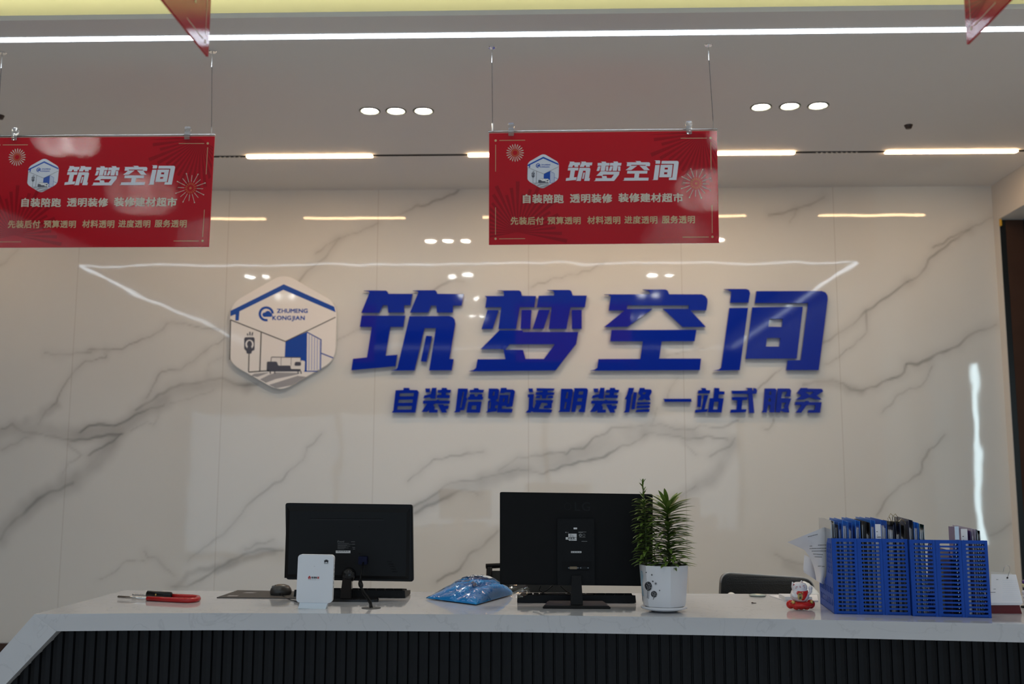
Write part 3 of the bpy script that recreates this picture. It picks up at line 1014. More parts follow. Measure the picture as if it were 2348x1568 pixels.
for pc, ox, k, lab in SM:
    sign_char('small raised blue character ' + lab, pc, ox, 870, 5.87 if k else 2348 / 330, group='small blue wall characters')

# ------------------------------------------------------------------ hexagon emblem (wall plaque and banner prints)
M_pblue = mat('print blue', (0.008, 0.075, 0.42), 0.25)
M_pgrey = mat('print grey', (0.075, 0.08, 0.11), 0.3)
M_pline = mat('print line grey', (0.09, 0.088, 0.085), 0.3)
M_plite = mat('print light grey', (0.36, 0.36, 0.38), 0.3)
M_pstripe = mat('print lilac', (0.42, 0.47, 0.70), 0.3)
M_plaque = mat('white acrylic', (0.90, 0.885, 0.87), 0.06)
HEX = fillet([(738, 32), (1372, 395), (1350, 1075), (690, 1455), (78, 1105), (96, 400)], 150, 8)


def emblem(root, f, nrm, plaque_d, lift, text=True, body=None):
    """f maps emblem coordinates to local points on its face; nrm points to the viewer."""
    n = Vector(nrm)

    def layer(k):
        return lambda x, y: Vector(f(x, y)) + n * lift * k
    if body is not None:
        bm = NB()
        prism(bm, [HEX], f, -n * plaque_d)
        part('plaque_body', bm, body, root)
    bm = NB()
    prism(bm, [[(735, 165), (1340, 435), (1356, 500), (730, 232), (205, 490), (195, 600), (155, 600), (157, 525), (96, 548), (96, 485)]], layer(1), (0, 0, 0))
    # e-shaped mark with a cloud
    outer = disc_pts(525, 520, 92, 90, 40, -.05, -5.05)
    inner = disc_pts(525, 520, 62, 61, 40, -.05, -5.05)
    prism(bm, [outer + inner[::-1]], layer(1), (0, 0, 0))
    prism(bm, [disc_pts(510, 530, 32, 28)], layer(1), (0, 0, 0))
    prism(bm, [disc_pts(545, 518, 36, 34)], layer(1.2), (0, 0, 0))
    prism(bm, [disc_pts(572, 532, 26, 24)], layer(1.4), (0, 0, 0))
    prism(bm, [[(490, 532), (594, 532), (590, 556), (492, 556)]], layer(1.6), (0, 0, 0))
    prism(bm, [[(755, 850), (1015, 735), (1010, 1210), (985, 1210), (985, 1085), (940, 1075), (935, 1040), (747, 1040)]], layer(1), (0, 0, 0))
    for p, q, w in (((1012, 738), (1185, 832), 12), ((1183, 826), (1176, 1190), 10), ((980, 1207), (1140, 1208), 12), ((1180, 990), (1328, 1048), 13)):
        prism(bm, [seg(p, q, w)], layer(1.5), (0, 0, 0))
    part('blue_print', bm, M_pblue, root)
    bm = NB()
    if text:
        letters(bm, 'ZHUMENG', 655, 1020, 460, 507, layer(1), .03, n * lift * .3)
        letters(bm, 'KONGJIAN', 600, 985, 545, 592, layer(1), .03, n * lift * .3)
        part('emblem_lettering', bm, M_pblue, root)
    bm = NB()
    for k in range(5):
        x = 1032 + k * 33
        prism(bm, [[(x, 762 + k * 18), (x + 13, 768 + k * 18), (x + 10, 1192), (x - 3, 1194)]], layer(1), (0, 0, 0))
    part('curtain_stripes', bm, M_pstripe, root)
    bm = NB()
    for p, q, w in (((98, 592), (757, 852), 11), ((752, 852), (1356, 560), 11), ((98, 592), (88, 1070), 12), ((465, 742), (448, 1205), 13),
                    ((320, 990), (313, 1215), 12), ((315, 1217), (560, 1200), 13)):
        prism(bm, [seg(p, q, w)], layer(2), (0, 0, 0))
    part('room_outline', bm, M_pline, root)
    bm = NB()
    prism(bm, [fillet([(262, 800), (388, 800), (385, 955), (352, 965), (350, 996), (290, 996), (288, 965), (260, 940)], 26),
               disc_pts(325, 885, 50, 56, 22)], layer(2), (0, 0, 0))
    prism(bm, [disc_pts(325, 882, 30, 40, 18)], layer(2), (0, 0, 0))
    prism(bm, [[(300, 915), (350, 915), (352, 950), (298, 950)]], layer(2.4), (0, 0, 0))
    for p, q in (((300, 755), (305, 780)), ((330, 735), (330, 778)), ((362, 740), (355, 780))):
        prism(bm, [seg(p, q, 14)], layer(2), (0, 0, 0))
    prism(bm, [fillet([(533, 1092), (655, 1092), (668, 1140), (820, 1140), (820, 1180), (940, 1182), (935, 1210), (530, 1210)], 16)], layer(2), (0, 0, 0))
    prism(bm, [fillet([(870, 1095), (942, 1095), (942, 1140), (862, 1142)], 18)], layer(3), (0, 0, 0))
    for x in (572, 625, 905, 940):
        prism(bm, [seg((x, 1205), (x + 4, 1238), 13)], layer(2), (0, 0, 0))
    for p, q, w in (((590, 1038), (938, 1042), 8), ((588, 1038), (582, 1092), 7), ((705, 1045), (702, 1138), 5), ((826, 1045), (822, 1138), 5), ((938, 1042), (940, 1092), 7)):
        prism(bm, [seg(p, q, w)], layer(4), (0, 0, 0))
    part('lamp_and_sofa_print', bm, M_pgrey, root)
    bm = NB()
    prism(bm, [fillet([(590, 1040), (938, 1044), (940, 1138), (668, 1138), (655, 1092), (585, 1090)], 16)], layer(1.8), (0, 0, 0))
    prism(bm, [fillet([(942, 1082), (990, 1086), (986, 1204), (938, 1204)], 14)], layer(2.6), (0, 0, 0))
    prism(bm, [fillet([(815, 1147), (945, 1147), (945, 1180), (822, 1180)], 10)], layer(3), (0, 0, 0))
    part('sofa_white_print', bm, M_plaque if body is None else body, root)
    bm = NB()
    for q in ([(345, 1262), (380, 1238), (560, 1222), (420, 1275)], [(450, 1305), (560, 1250), (640, 1222), (930, 1228), (900, 1245), (640, 1300), (520, 1345)],
              [(560, 1370), (900, 1262), (1010, 1275), (830, 1375), (640, 1412)]):
        prism(bm, [q], layer(1), (0, 0, 0))
    part('floor_print', bm, M_plite, root)


c0 = at_y(648, 765, W)
pl = thing('wall_emblem', 'large white hexagonal plaque with a blue roof and living room emblem on the marble wall', 'sign plaque', (c0.x, W, c0.z))
emblem(pl, lambda x, y: at_y(510 + x / 5.225, 620 + y / 5.225, W - .034) - Vector((c0.x, W, c0.z)), (0, -1, 0), .026, .0006, body=M_plaque)

# ================================================================== hanging banners
YN = 4.48
M_red = mat('red banner print', (0.50, 0.007, 0.017), 0.035, spec=.45, bump=0.026, bscale=230)
M_redd = mat('dark red print', (0.33, 0.005, 0.012), 0.035, spec=.45, bump=0.026, bscale=230)
M_cream = mat('cream print', (0.66, 0.58, 0.47), 0.25)
M_gold = mat('gold print', (0.60, 0.40, 0.22), 0.25)
M_orange = mat('orange print', (0.62, 0.16, 0.05), 0.25)
M_bwhite = mat('white print', (0.70, 0.72, 0.78), 0.25)
M_clear = film_mat('clear plastic', (0.86, 0.88, 0.9), 0.72, 0.2, 60)
M_wire = mat('grey cord', (0.07, 0.07, 0.07), 0.7, spec=.1)
C4 = 2348 / 580


def bpt(x, y):
    return at_y(1100 + x / C4, 270 + y / C4, YN)


org = (bpt(87, 1178) + bpt(2222, 1160)) / 2
ROOTB = Vector((org.x, YN, org.z))


def banner(label):
    t = thing('hanging_banner', label, 'banner', ROOTB, 0, 'red hanging banners')
    f = lambda x, y: bpt(x, y) - ROOTB
    N = Vector((0, -1, 0))

    def lay(k):
        return lambda x, y: f(x, y) + N * .0004 * k
    bm = NB()
    prism(bm, [[(87, 143), (2202, 120), (2222, 1160), (85, 1178)]], f, (0, .006, 0))
    part('panel', bm, M_red, t, label='glossy red printed panel')
    # ray bursts
    for cx, cy, R0, a0, a1, n, clip in ((350, 1060, 470, -14, 194, 25, 'BL'), (2070, 145, 520, 176, 330, 20, 'TR')):
        bm = NB()
        for k in range(n):
            a = math.radians(a0 + (a1 - a0) * (k + .2) / n)
            c = math.radians(a0 + (a1 - a0) * (k + .72) / n)
            R = R0 * (1 - .12 * ((k * 7) % 3))
            pts = []
            for ang in (a, c):
                dx, dy = math.cos(ang), -math.sin(ang)
                lim = R
                if dx < -1e-6:
                    lim = min(lim, (cx - 95) / -dx)
                if dx > 1e-6:
                    lim = min(lim, (2196 - cx) / dx)
                if dy > 1e-6:
                    lim = min(lim, (1160 - cy) / dy)
                if dy < -1e-6:
                    lim = min(lim, (cy - 135) / -dy)
                pts.append((cx + dx * lim, cy + dy * lim))
            prism(bm, [[(cx, cy), pts[0], pts[1]]], lay(1 + .1 * (k % 5)), (0, 0, 0))
        part('ray_pattern', bm, M_redd, t, label='darker red ray burst in the ' + ('lower left' if clip == 'BL' else 'upper right') + ' corner')
    for dx, dy, h, v in (((148, 212), None, ((182, 211), (422, 209)), ((148, 250), (147, 500))), ((2142, 188), None, ((1865, 190), (2108, 189)), ((2144, 225), (2148, 480))),
                         ((147, 1123), None, ((180, 1124), (422, 1122)), ((147, 832), (146, 1085))), ((2160, 1105), None, ((1882, 1108), (2125, 1107)), ((2156, 812), (2158, 1070)))):
        bm = NB()
        prism(bm, [disc_pts(dx[0], dx[1], 11, 11, 14)], lay(2), (0, 0, 0))
        prism(bm, [seg(*h, 5)], lay(2), (0, 0, 0))
        prism(bm, [seg(*v, 5)], lay(2), (0, 0, 0))
        part('corner_lines', bm, M_gold, t)
    bm, bo, bm2, bo2 = NB(), NB(), NB(), NB()
    for k in range(20):
        a = 2 * PI * k / 20
        d = Vector((math.cos(a), math.sin(a)))
        s = Vector((-d.y, d.x))
        c = Vector((328, 326))
        prism(bm, [[tuple(c + d * 36 + s * 1.5), tuple(c + d * 74 + s * 4.6), tuple(c + d * 85), tuple(c + d * 74 - s * 4.6), tuple(c + d * 36 - s * 1.5)]], lay(2), (0, 0, 0))
        prism(bo, [seg(tuple(c + d * 22), tuple(c + d * 34), 4)], lay(2), (0, 0, 0))
    for k in range(16):
        a = 2 * PI * k / 16 + .05
        d = Vector((math.cos(a), math.sin(a)))
        s = Vector((-d.y, d.x))
        c = Vector((2008, 610))
        r1 = 135 if k % 2 else 122
        prism(bm2, [seg(tuple(c + d * 60), tuple(c + d * r1), 4)], lay(3), (0, 0, 0))
        if k % 2:
            prism(bm2, [[tuple(c + d * (r1 - 4)), tuple(c + d * (r1 + 10) + s * 6), tuple(c + d * (r1 + 16)), tuple(c + d * (r1 + 10) - s * 6)]], lay(3.3), (0, 0, 0))
        prism(bo2, [[tuple(c + d * 26), tuple(c + d * 46 + s * 4), tuple(c + d * 56), tuple(c + d * 46 - s * 4)]], lay(3.6), (0, 0, 0))
    prism(bo2, [disc_pts(2008, 610, 12, 12, 14)], lay(3.6), (0, 0, 0))
    part('firework_petals', bm, M_cream, t)
    part('firework_heart', bo, M_orange, t)
    part('firework_rays', bm2, M_cream, t)
    part('firework_heart', bo2, M_orange, t)
    lg = bpy.data.objects.new('emblem_print', None)
    COL.objects.link(lg)
    lg.parent = t
    fe = lambda x, y: f(440 + (x - 80) / 1280 * 294, 338 + (y - 60) / 1385 * 322) + N * .0006
    bm = NB()
    prism(bm, [HEX], fe, (0, 0, 0))
    part('hexagon_ground', bm, M_bwhite, lg)
    emblem(lg, fe, N, 0, .00025)
    bm = NB()
    for i, (pc, ox) in enumerate(BIG):
        for k, loops in enumerate(pc):
            lp = [[(798 + (ox + x / S4 - 805) * .9588, 405 + (640 + y / S4 - 663) * .975 - (8 if i == 3 else 3 if i == 2 else 0)) for x, y in l] for l in loops]
            prism(bm, lp, lay(2 + .1 * k), (0, 0, 0))
    part('title_lettering', bm, M_bwhite, t)
    for s, x0, x1, yt, yb in (('自装陪跑', 386, 782, 712, 792), ('透明装修', 834, 1232, 708, 788), ('装修建材超市', 1284, 1892, 702, 782)):
        bm = NB()
        letters(bm, s, x0, x1, yt, yb, lay(3), .028, N * .0004)
        part('slogan_lettering', bm, M_cream, t)
    for s, x0, x1, yt, yb in (('先装后付', 283, 598, 922, 992), ('预算透明', 626, 942, 920, 988), ('材料透明', 996, 1310, 916, 986), ('进度透明', 1340, 1654, 913, 982), ('服务透明', 1688, 2002, 910, 979)):
        bm = NB()
        letters(bm, s, x0, x1, yt, yb, lay(3), .024, N * .0004)
        part('promise_lettering', bm, M_gold, t)
    # rail, clips, cords
    bm = NB()
    tube(bm, [f(80, 128) + Vector((0, .003, 0)), f(2205, 104) + Vector((0, .003, 0))], .0048, 10)
    part('top_rail', bm, M_steel, t, smooth=True, label='thin steel rail along the top edge')
    for cx, cy in ((292, 120), (1942, 103)):
        bm = NB()
        c = f(cx, cy)
        rbox(bm, c.x - .0125, c.x + .0125, -.006, .010, c.z - .026, c.z + .012, .004)
        prism(bm, [fillet([(-.011, .010), (.011, .010), (.017, .024), (.012, .036), (-.012, .036), (-.016, .024)], .005)], lambda x, z: (c.x + x, -.004, c.z + z), (0, .012, 0))
        part('clip', bm, M_clear, t, smooth=False, label='clear plastic clip')
    for (x, y), topz in (((118, 110), H), ((2167, 92), H)):
        p = f(x, y)
        top = H - ROOTB.z
        px = p.x + (-.004 if x < 1000 else -.012)
        bm = NB()
        tube(bm, [(p.x, .003, p.z - .004), (p.x, .0, p.z + .04), (px, .0, top - .05)], .0013, 6)
        part('cord', bm, M_wire, t)
        bm = NB()
        tube(bm, [(p.x, .0, p.z - .008), (p.x + .0006, 0, p.z + .03)], .0028, 6)
        part('cord_hook', bm, M_steel, t)
        bm = NB()
        tube(bm, [(px, 0, top), (px, 0, top - .075)], .0022, 6)
        part('cord_sleeve', bm, M_steel, t)
        bm = NB()
        lathe(bm, [(0, -.004), (.016, -.004), (.019, 0)], 20, (px, 0, top))
        part('ceiling_cup', bm, M_clear, t)
    return t


bn = banner('red hanging banner facing the camera, right of centre over the tall monitor')
b2 = copy_tree(bn)
pr = at_y(492, 312, YN)
b2.location = (ROOTB.x + (at_y(481, 567, YN).x - bpt(2222, 1160).x) - .005, YN, at_y(240, 568, YN).z + .003)
b2.rotation_euler = (0, math.radians(.25), 0)
b2['label'] = 'red hanging banner cut off by the left edge of the photo, facing the camera'
HALF = (bpt(2222, 1160).x - bpt(85, 1178).x) / 2
ZB = ROOTB.z
cl = at_z(478, 132, ZB)
b3 = copy_tree(bn)
b3.location = (cl.x, cl.y - HALF, ZB)
b3.rotation_euler = (0, 0, PI / 2)
b3['label'] = 'red banner hung edge-on at top left, only its pointed lower corner showing'
cr = at_z(2217, 100, ZB)
b4 = copy_tree(bn)
b4.location = (cr.x, cr.y - HALF, ZB)
b4.rotation_euler = (0, 0, -PI / 2)
b4['label'] = 'red banner hung edge-on at top right, only its pointed lower corner showing'
for bb in (b3, b4):                       # their cords rise to the higher recess ceiling
    for ch in bb.children:
        if ch.name.startswith('cord') and not ch.name.startswith('cord_'):
            ch.data = ch.data.copy()
            for v in ch.data.vertices:
                if v.co.z > .7:
                    v.co.z += H2 - H
        if ch.name.startswith(('cord_sleeve', 'ceiling_cup')):
            ch.location.z += H2 - H

# ================================================================== reception desk
FRONT = [(-1.698, 3.441), (-1.40, 3.475), (-1.126, 3.496), (-.803, 3.506), (-.126, 3.503), (.536, 3.461), (1.0, 3.415), (1.516, 3.354), (2.1, 3.285), (2.62, 3.22)]
BACKY = 4.178
SLAB = .056
xl = FRONT[0][0]
desk = thing('reception_desk', 'long white quartz reception desk with a slanted left leg and dark fluted front', 'desk', (0, 3.8, 0))
DY = 3.8
bm = NB()
loop = [(x, y - DY) for x, y in FRONT] + [(2.62, BACKY - DY), (xl, BACKY - DY)]
prism(bm, [loop], lambda x, y: (x, y, ZD), (0, 0, -SLAB))
part('worktop', bm, M_quartz, desk)
# slanted waterfall leg at the left end
bm = NB()
yf = FRONT[0][1] - DY
sl = .86
ti = .052
hexa(bm, [(xl - sl * ZD, yf, 0), (xl - sl * ZD + ti * 1.5, yf - .0, 0), (xl - sl * ZD + ti * 1.5, BACKY - DY, 0), (xl - sl * ZD, BACKY - DY, 0),
          (xl, yf, ZD - .0005), (xl + .076, yf + .004, ZD - SLAB - .0), (xl + .076, BACKY - DY, ZD - SLAB), (xl, BACKY - DY, ZD - .0005)])
part('side_leg', bm, M_quartz, desk, label='slanted white quartz end leg')
bm = NB()
hexa(bm, [(2.57, 3.24 - DY, 0), (2.62, 3.24 - DY, 0), (2.62, BACKY - DY, 0), (2.57, BACKY - DY, 0), (2.57, 3.24 - DY, ZD - SLAB), (2.62, 3.24 - DY, ZD - SLAB), (2.62, BACKY - DY, ZD - SLAB), (2.57, BACKY - DY, ZD - SLAB)])
part('end_panel', bm, M_quartz, desk)
# dark fluted front
M_flute = mat('charcoal fluted board', (0.0065, 0.007, 0.0085), 0.5, spec=.2, var=.12, vscale=20)


def front_y(x):
    for (x0, y0), (x1, y1) in zip(FRONT, FRONT[1:]):
        if x <= x1:
            return y0 + (y1 - y0) * (x - x0) / (x1 - x0)
    return FRONT[-1][1]


bm = NB()
pit = .0352
x = xl - sl * ZD + .09
prof = []
while x < 2.56:
    for u, d in ((0, .010), (.0035, .010), (.0045, .001), (.018, -.002), (.0315, .001), (.0335, .006)):
        prof.append((x + u, front_y(max(x + u, xl)) + .045 + d - DY))
    x += pit
lo = [bm.verts.new((p[0], p[1], .02)) for p in prof]
hi = [bm.verts.new((p[0] , p[1], ZD - SLAB)) for p in prof]
for i in range(len(prof) - 1):
    # the board is cut along the slanted leg
    def zc(px):
        return 0
    bm.faces.new((lo[i], lo[i + 1], hi[i + 1], hi[i]))
# trim to the slanted end by sliding the lower-left corner vertices
for v in bm.verts:
    zmax = (v.co.x - (xl - sl * ZD + .05)) / sl
    if v.co.z > .1 and v.co.x < xl + .09:
        v.co.z = max(.021, min(v.co.z, zmax - .04))
part('fluted_front', bm, M_flute, desk, label='dark charcoal vertically fluted front board')
bm = NB()
box(bm, xl - .3, 2.56, .10, .12, .02, ZD - SLAB)
for v in bm.verts:
    if v.co.x < xl:
        v.co.x = xl + .05 if v.co.z > .3 else xl - .45
part('inner_back_board', bm, M_flute, desk)
# cable grommet hole
g = on_desk(851, 1394)
bm = NB()
lathe(bm, [(.033, .0003), (.034, .0014), (.030, .0018), (.006, .0012), (0, .0012)], 28, (g.x, g.y - DY, ZD))
part('cable_grommet', bm, mat('grey grommet', (0.10, 0.10, 0.10), 0.4), desk, smooth=True)

# ================================================================== monitors
def P2(root):
    r = root.location.copy()
    return lambda px, py, Y: at_y(px, py, Y) - r


def quadbox(bm, pts, d, r=None):
    prism(bm, [pts], lambda x, z: (x, 0, z), d)


# right monitor
YM = 3.745
r0 = on_desk(1322, 1396)
t = thing('monitor', 'larger black monitor seen from behind, right of centre beside the potted plant', 'monitor', (r0.x, r0.y + .07, ZD))
f = P2(t)
bm = NB()
A, B_, C_, D_ = f(1146, 1128, YM), f(1497, 1133, YM), f(1497, 1344, YM), f(1146, 1340, YM)
out = fillet([(A.x, A.z), (B_.x, B_.z), (C_.x, C_.z), (D_.x, D_.z)], .006, 4)
prism(bm, [out], lambda x, z: (x, A.y + .004, z), (0, .034, 0))
inn = [(p[0] * .985, p[1] * .985 + .004) for p in out]
prism(bm, [fillet([(A.x + .004, A.z - .004), (B_.x - .004, B_.z - .004), (C_.x - .004, C_.z + .004), (D_.x + .004, D_.z + .004)], .005, 4)], lambda x, z: (x, A.y, z), (0, .005, 0))
part('housing', bm, M_blk_matte, t)
bm = NB(); box(bm, A.x + .012, B_.x - .012, A.y + .0382, A.y + .0388, D_.z + .02, A.z - .012); part('screen', bm, M_blk_gloss, t)


def pq(px0, py0, px1, py1, Y):
    a, c = f(px0, py0, Y), f(px1, py1, Y)
    return a.x, c.z, c.x, a.z


x0, z0, x1, z1 = pq(1278, 1189, 1363, 1340, YM)
bm = NB()
prism(bm, [rrect(x0, z0, x1, z1, .006)], lambda x, z: (x, A.y - .012, z), (0, .013, 0))
prism(bm, [rrect(x0 - .002, z0 - .002, x1 + .002, z1 + .002, .007)], lambda x, z: (x, A.y - .007, z), (0, .008, 0))
part('mount_plate', bm, mat('satin black plastic', (0.0065, 0.0065, 0.007), 0.5, spec=.14), t)
YP = A.y - .0125
bm = NB()
q = pq(1288, 1286, 1356, 1308, YM)
prism(bm, [rrect(*q, .003)], lambda x, z: (x, YP, z), (0, .001, 0))
part('port_bay', bm, M_blk_matte, t)
bm = NB(); q = pq(1306, 1298, 1323, 1304, YM); prism(bm, [rrect(*q, .002)], lambda x, z: (x, YP - .004, z), (0, .004, 0)); part('video_port', bm, mat('tan connector', (0.20, 0.15, 0.09), 0.5), t, label='tan video connector')
bm = NB(); q = pq(1332, 1298, 1346, 1304, YM); prism(bm, [rrect(*q, .002)], lambda x, z: (x, YP - .003, z), (0, .003, 0)); part('video_port', bm, M_blk, t)
bm = NB()
for cx in (1304, 1325, 1331, 1348):
    c = f(cx, 1301, YM); prism(bm, [disc_pts(c.x, c.z, .0028, None, 10)], lambda x, z: (x, YP - .004, z), (0, .004, 0))
part('port_screws', bm, mat('dull steel', (0.12, 0.12, 0.12), 0.4, metal=1), t)
bm = NB()
for q in ((1297, 1231, 1322, 1236.6), (1303, 1223, 1322, 1232), (1304, 1236, 1322, 1239), (1315, 1209, 1323, 1213), (1309, 1263, 1333, 1267)):
    prism(bm, [rrect(*pq(*q, YM), .0006)], lambda x, z: (x, YP, z), (0, .0004, 0))
part('labels', bm, M_label, t, label='small white rating stickers')
bm = NB()
for q in ((1306, 1224.3, 1311, 1225.1), (1306, 1226.8, 1315, 1227.6), (1306, 1229.3, 1316, 1230.2), (1302, 1232, 1319, 1235), (1308, 1237, 1315, 1238), (1310, 1264.4, 1331, 1265.8)):
    a0, b0, a1, b1 = pq(*q, YM)
    n = max(1, int((q[2] - q[0]) / 1.4))
    for k in range(n):
        if (k * 5) % 4 != 3:
            prism(bm, [[(a0 + (a1 - a0) * k / n, b0), (a0 + (a1 - a0) * (k + .7) / n, b0), (a0 + (a1 - a0) * (k + .7) / n, b1), (a0 + (a1 - a0) * k / n, b1)]], lambda x, z: (x, YP - .0006, z), (0, .0002, 0))
part('label_print', bm, M_ink, t)
bm = NB()
for cx, cy, ro, ri in ((1330.5, 1226.5, 3.2, 1.6), (1338.5, 1226.5, 3.0, 2.4)):
    c = f(cx, cy, YM); k = YM / F_PX
    prism(bm, [disc_pts(c.x, c.z, ro * k), disc_pts(c.x, c.z, ri * k)], lambda x, z: (x, YP, z), (0, .0003, 0))
for q in ((1326, 1218.5, 1344, 1219.4), (1326, 1220.4, 1336, 1221.2), (1328, 1230.6, 1342, 1231.3), (1333, 1239.8, 1346, 1240.8)):
    prism(bm, [rrect(*pq(*q, YM), .0001)], lambda x, z: (x, YP, z), (0, .0003, 0))
c = f(1297.5, 1220, YM); prism(bm, [disc_pts(c.x, c.z, .0022)], lambda x, z: (x, YP, z), (0, .0003, 0))
q = pq(1300.3, 1218.8, 1303.6, 1221.4, YM); letters(bm, 'LG', q[0], q[2], q[3], q[1], lambda x, z: (x, YP, z), 0)
part('rating_print', bm, mat('pale print', (0.22, 0.22, 0.22), 0.5), t)
bm = NB()
for cx, cy in ((1289, 1203), (1353, 1203), (1289, 1267), (1353, 1267), (1289, 1335), (1353, 1335)):
    c = f(cx, cy, YM); prism(bm, [disc_pts(c.x, c.z, .0035, None, 12)], lambda x, z: (x, YP - .0002, z), (0, .0006, 0))
part('screw_holes', bm, M_blk_matte, t)
bm = NB()
c = f(1302, 1161, YM)
prism(bm, [disc_pts(c.x, c.z, .0135), disc_pts(c.x, c.z, .0115)], lambda x, z: (x, A.y - .0012, z), (0, .0015, 0))
q = pq(1318, 1151, 1353, 1171, YM)
letters(bm, 'LG', q[0], q[2], q[3], q[1], lambda x, z: (x, A.y - .0012, z), .012, (0, -.0005, 0))
part('embossed_logo', bm, M_blk, t, label='black embossed maker logo')
x0, z0, x1, z1 = pq(1310, 1318, 1333, 1392, YM)
bm = NB()
hexa(bm, [(x0 - .004, -.045, .012), (x1 + .004, -.045, .012), (x1 + .004, .0, .012), (x0 - .004, .0, .012),
          (x0 + .001, A.y - .024, z1), (x1 - .001, A.y - .024, z1), (x1 - .001, A.y + .0, z1), (x0 + .001, A.y + .0, z1)])
part('stand_neck', bm, M_blk, t)
bm = NB()
k = (r0.y) / F_PX
xa, xb = on_desk(1243, 1397).x - t.location.x, on_desk(1402, 1397).x - t.location.x
ta, tb = xa + .022, xb - .022
hexa(bm, [(xa, -.07, 0), (xb, -.07, 0), (xb - .01, .045, 0), (xa + .01, .045, 0), (xa + .004, -.066, .010), (xb - .004, -.066, .010), (tb, .04, .016), (ta, .04, .016)])
bmesh.ops.bevel(bm, geom=bm.edges[:], offset=.003, segments=2, affect='EDGES')
part('stand_base', bm, M_blk, t)

# left monitor
YM = 3.905
r0 = on_desk(800, 1380)
t = thing('monitor', 'smaller black monitor seen from behind, left of centre behind the white router', 'monitor', (r0.x, r0.y + .06, ZD))
f = P2(t)
A, B_, C_, D_ = f(653, 1153, YM), f(945, 1157, YM), f(947, 1334, YM), f(655, 1329, YM)
bm = NB()
prism(bm, [fillet([(A.x, A.z), (B_.x, B_.z), (C_.x, C_.z), (D_.x, D_.z)], .010, 5)], lambda x, z: (x, A.y + .010, z), (0, .020, 0))
prism(bm, [fillet([(A.x + .004, A.z - .004), (B_.x - .004, B_.z - .004), (C_.x - .004, C_.z + .004), (D_.x + .004, D_.z + .004)], .010, 5)], lambda x, z: (x, A.y + .005, z), (0, .006, 0))
hexa(bm, [(A.x + .006, A.y + .006, D_.z + .006), (B_.x - .006, A.y + .006, C_.z + .006), (B_.x - .006, A.y + .006, B_.z - .008), (A.x + .006, A.y + .006, A.z - .008),
          (A.x + .02, A.y, D_.z + .02), (B_.x - .02, A.y, C_.z + .02), (B_.x - .02, A.y, B_.z - .03), (A.x + .02, A.y, A.z - .03)])
part('housing', bm, M_blk, t)
bm = NB(); box(bm, A.x + .012, B_.x - .012, A.y + .0302, A.y + .0308, D_.z + .02, A.z - .012); part('screen', bm, M_blk_gloss, t)
bm = NB()
q = pq(711, 1188, 880, 1191, YM)
n = 44
for k in range(n):
    xx = q[0] + (q[2] - q[0]) * k / n
    box(bm, xx, xx + .0030, A.y - .0008, A.y + .001, q[1], q[3])
q = pq(711, 1191.3, 880, 1192.2, YM)
part('vent_slot', bm, M_blk_matte, t)
bm = NB(); box(bm, q[0], q[2], A.y - .0012, A.y + .001, q[1], q[3]); part('vent_lip', bm, mat('grey ridge', (0.06, 0.06, 0.06), 0.4), t)
bm = NB()
for cx, cy in ((764, 1207), (824, 1207), (764, 1269), (824, 1269)):
    c = f(cx, cy, YM); prism(bm, [disc_pts(c.x, c.z, .0028, None, 12)], lambda x, z: (x, A.y - .0006, z), (0, .001, 0))
part('screw_holes', bm, M_blk_matte, t)
bm = NB(); prism(bm, [rrect(*pq(770, 1262, 803.5, 1268, YM), .0006)], lambda x, z: (x, A.y - .0006, z), (0, .0004, 0)); part('serial_sticker', bm, M_label, t, label='small white serial sticker')
bm = NB()
a0, b0, a1, b1 = pq(772, 1262.8, 800, 1264.8, YM)
for k in range(26):
    if (k * 7) % 5 != 2:
        prism(bm, [[(a0 + (a1 - a0) * k / 26, b0), (a0 + (a1 - a0) * (k + .6) / 26, b0), (a0 + (a1 - a0) * (k + .6) / 26, b1), (a0 + (a1 - a0) * k / 26, b1)]], lambda x, z: (x, A.y - .0010, z), (0, .0002, 0))
part('serial_print', bm, M_ink, t)
bm = NB()
q = pq(774, 1239, 789, 1243.4, YM); letters(bm, 'iFound', q[0], q[2], q[3], q[1], lambda x, z: (x, A.y - .0006, z), .02, (0, -.0002, 0))
for k, (xa, xb) in enumerate(((774, 800), (774, 808), (774, 796), (774, 803), (774, 793), (774, 799), (774, 790))):
    prism(bm, [rrect(*pq(xa, 1245.2 + k * 2.1, xb, 1246.0 + k * 2.1, YM), .0001)], lambda x, z: (x, A.y - .0006, z), (0, .0004, 0))
for yy, xa in ((1241.5, 805), (1247, 808), (1254.5, 808), (1258, 809)):
    prism(bm, [rrect(*pq(xa, yy, 814, yy + 1.2, YM), .0001)], lambda x, z: (x, A.y - .0006, z), (0, .0004, 0))
part('rating_print', bm, mat('dim print', (0.10, 0.10, 0.10), 0.5), t)
bm = NB()
for k in range(5):
    prism(bm, [seg((f(887 + k * 3.2, 1284, YM).x, f(0, 1283 + k * 5.6, YM).z), (f(899 + k * 3.2, 1288, YM).x, f(0, 1283.5 + k * 5.6, YM).z), .0035)], lambda x, z: (x, A.y - .0006, z), (0, .001, 0))
part('vent_slots', bm, M_blk_matte, t)
bm = NB(); q = pq(824, 1275, 843, 1293, YM); rbox(bm, q[0], q[2], A.y - .022, A.y + .002, q[1], q[3], .002); part('cable_plug', bm, mat('blue plug', (0.004, 0.006, 0.028), 0.5, spec=.15), t, label='dark blue video plug')
bm = NB()
c = f(800, 1318, YM)
lathe(bm, [(.0, 0), (.028, 0), (.026, .012), (.014, .022), (0, .025)], 28)
bmesh.ops.rotate(bm, verts=bm.verts[:], cent=(0, 0, 0), matrix=Matrix.Rotation(PI / 2, 3, 'X'))
bmesh.ops.translate(bm, verts=bm.verts[:], vec=(c.x, A.y, c.z))
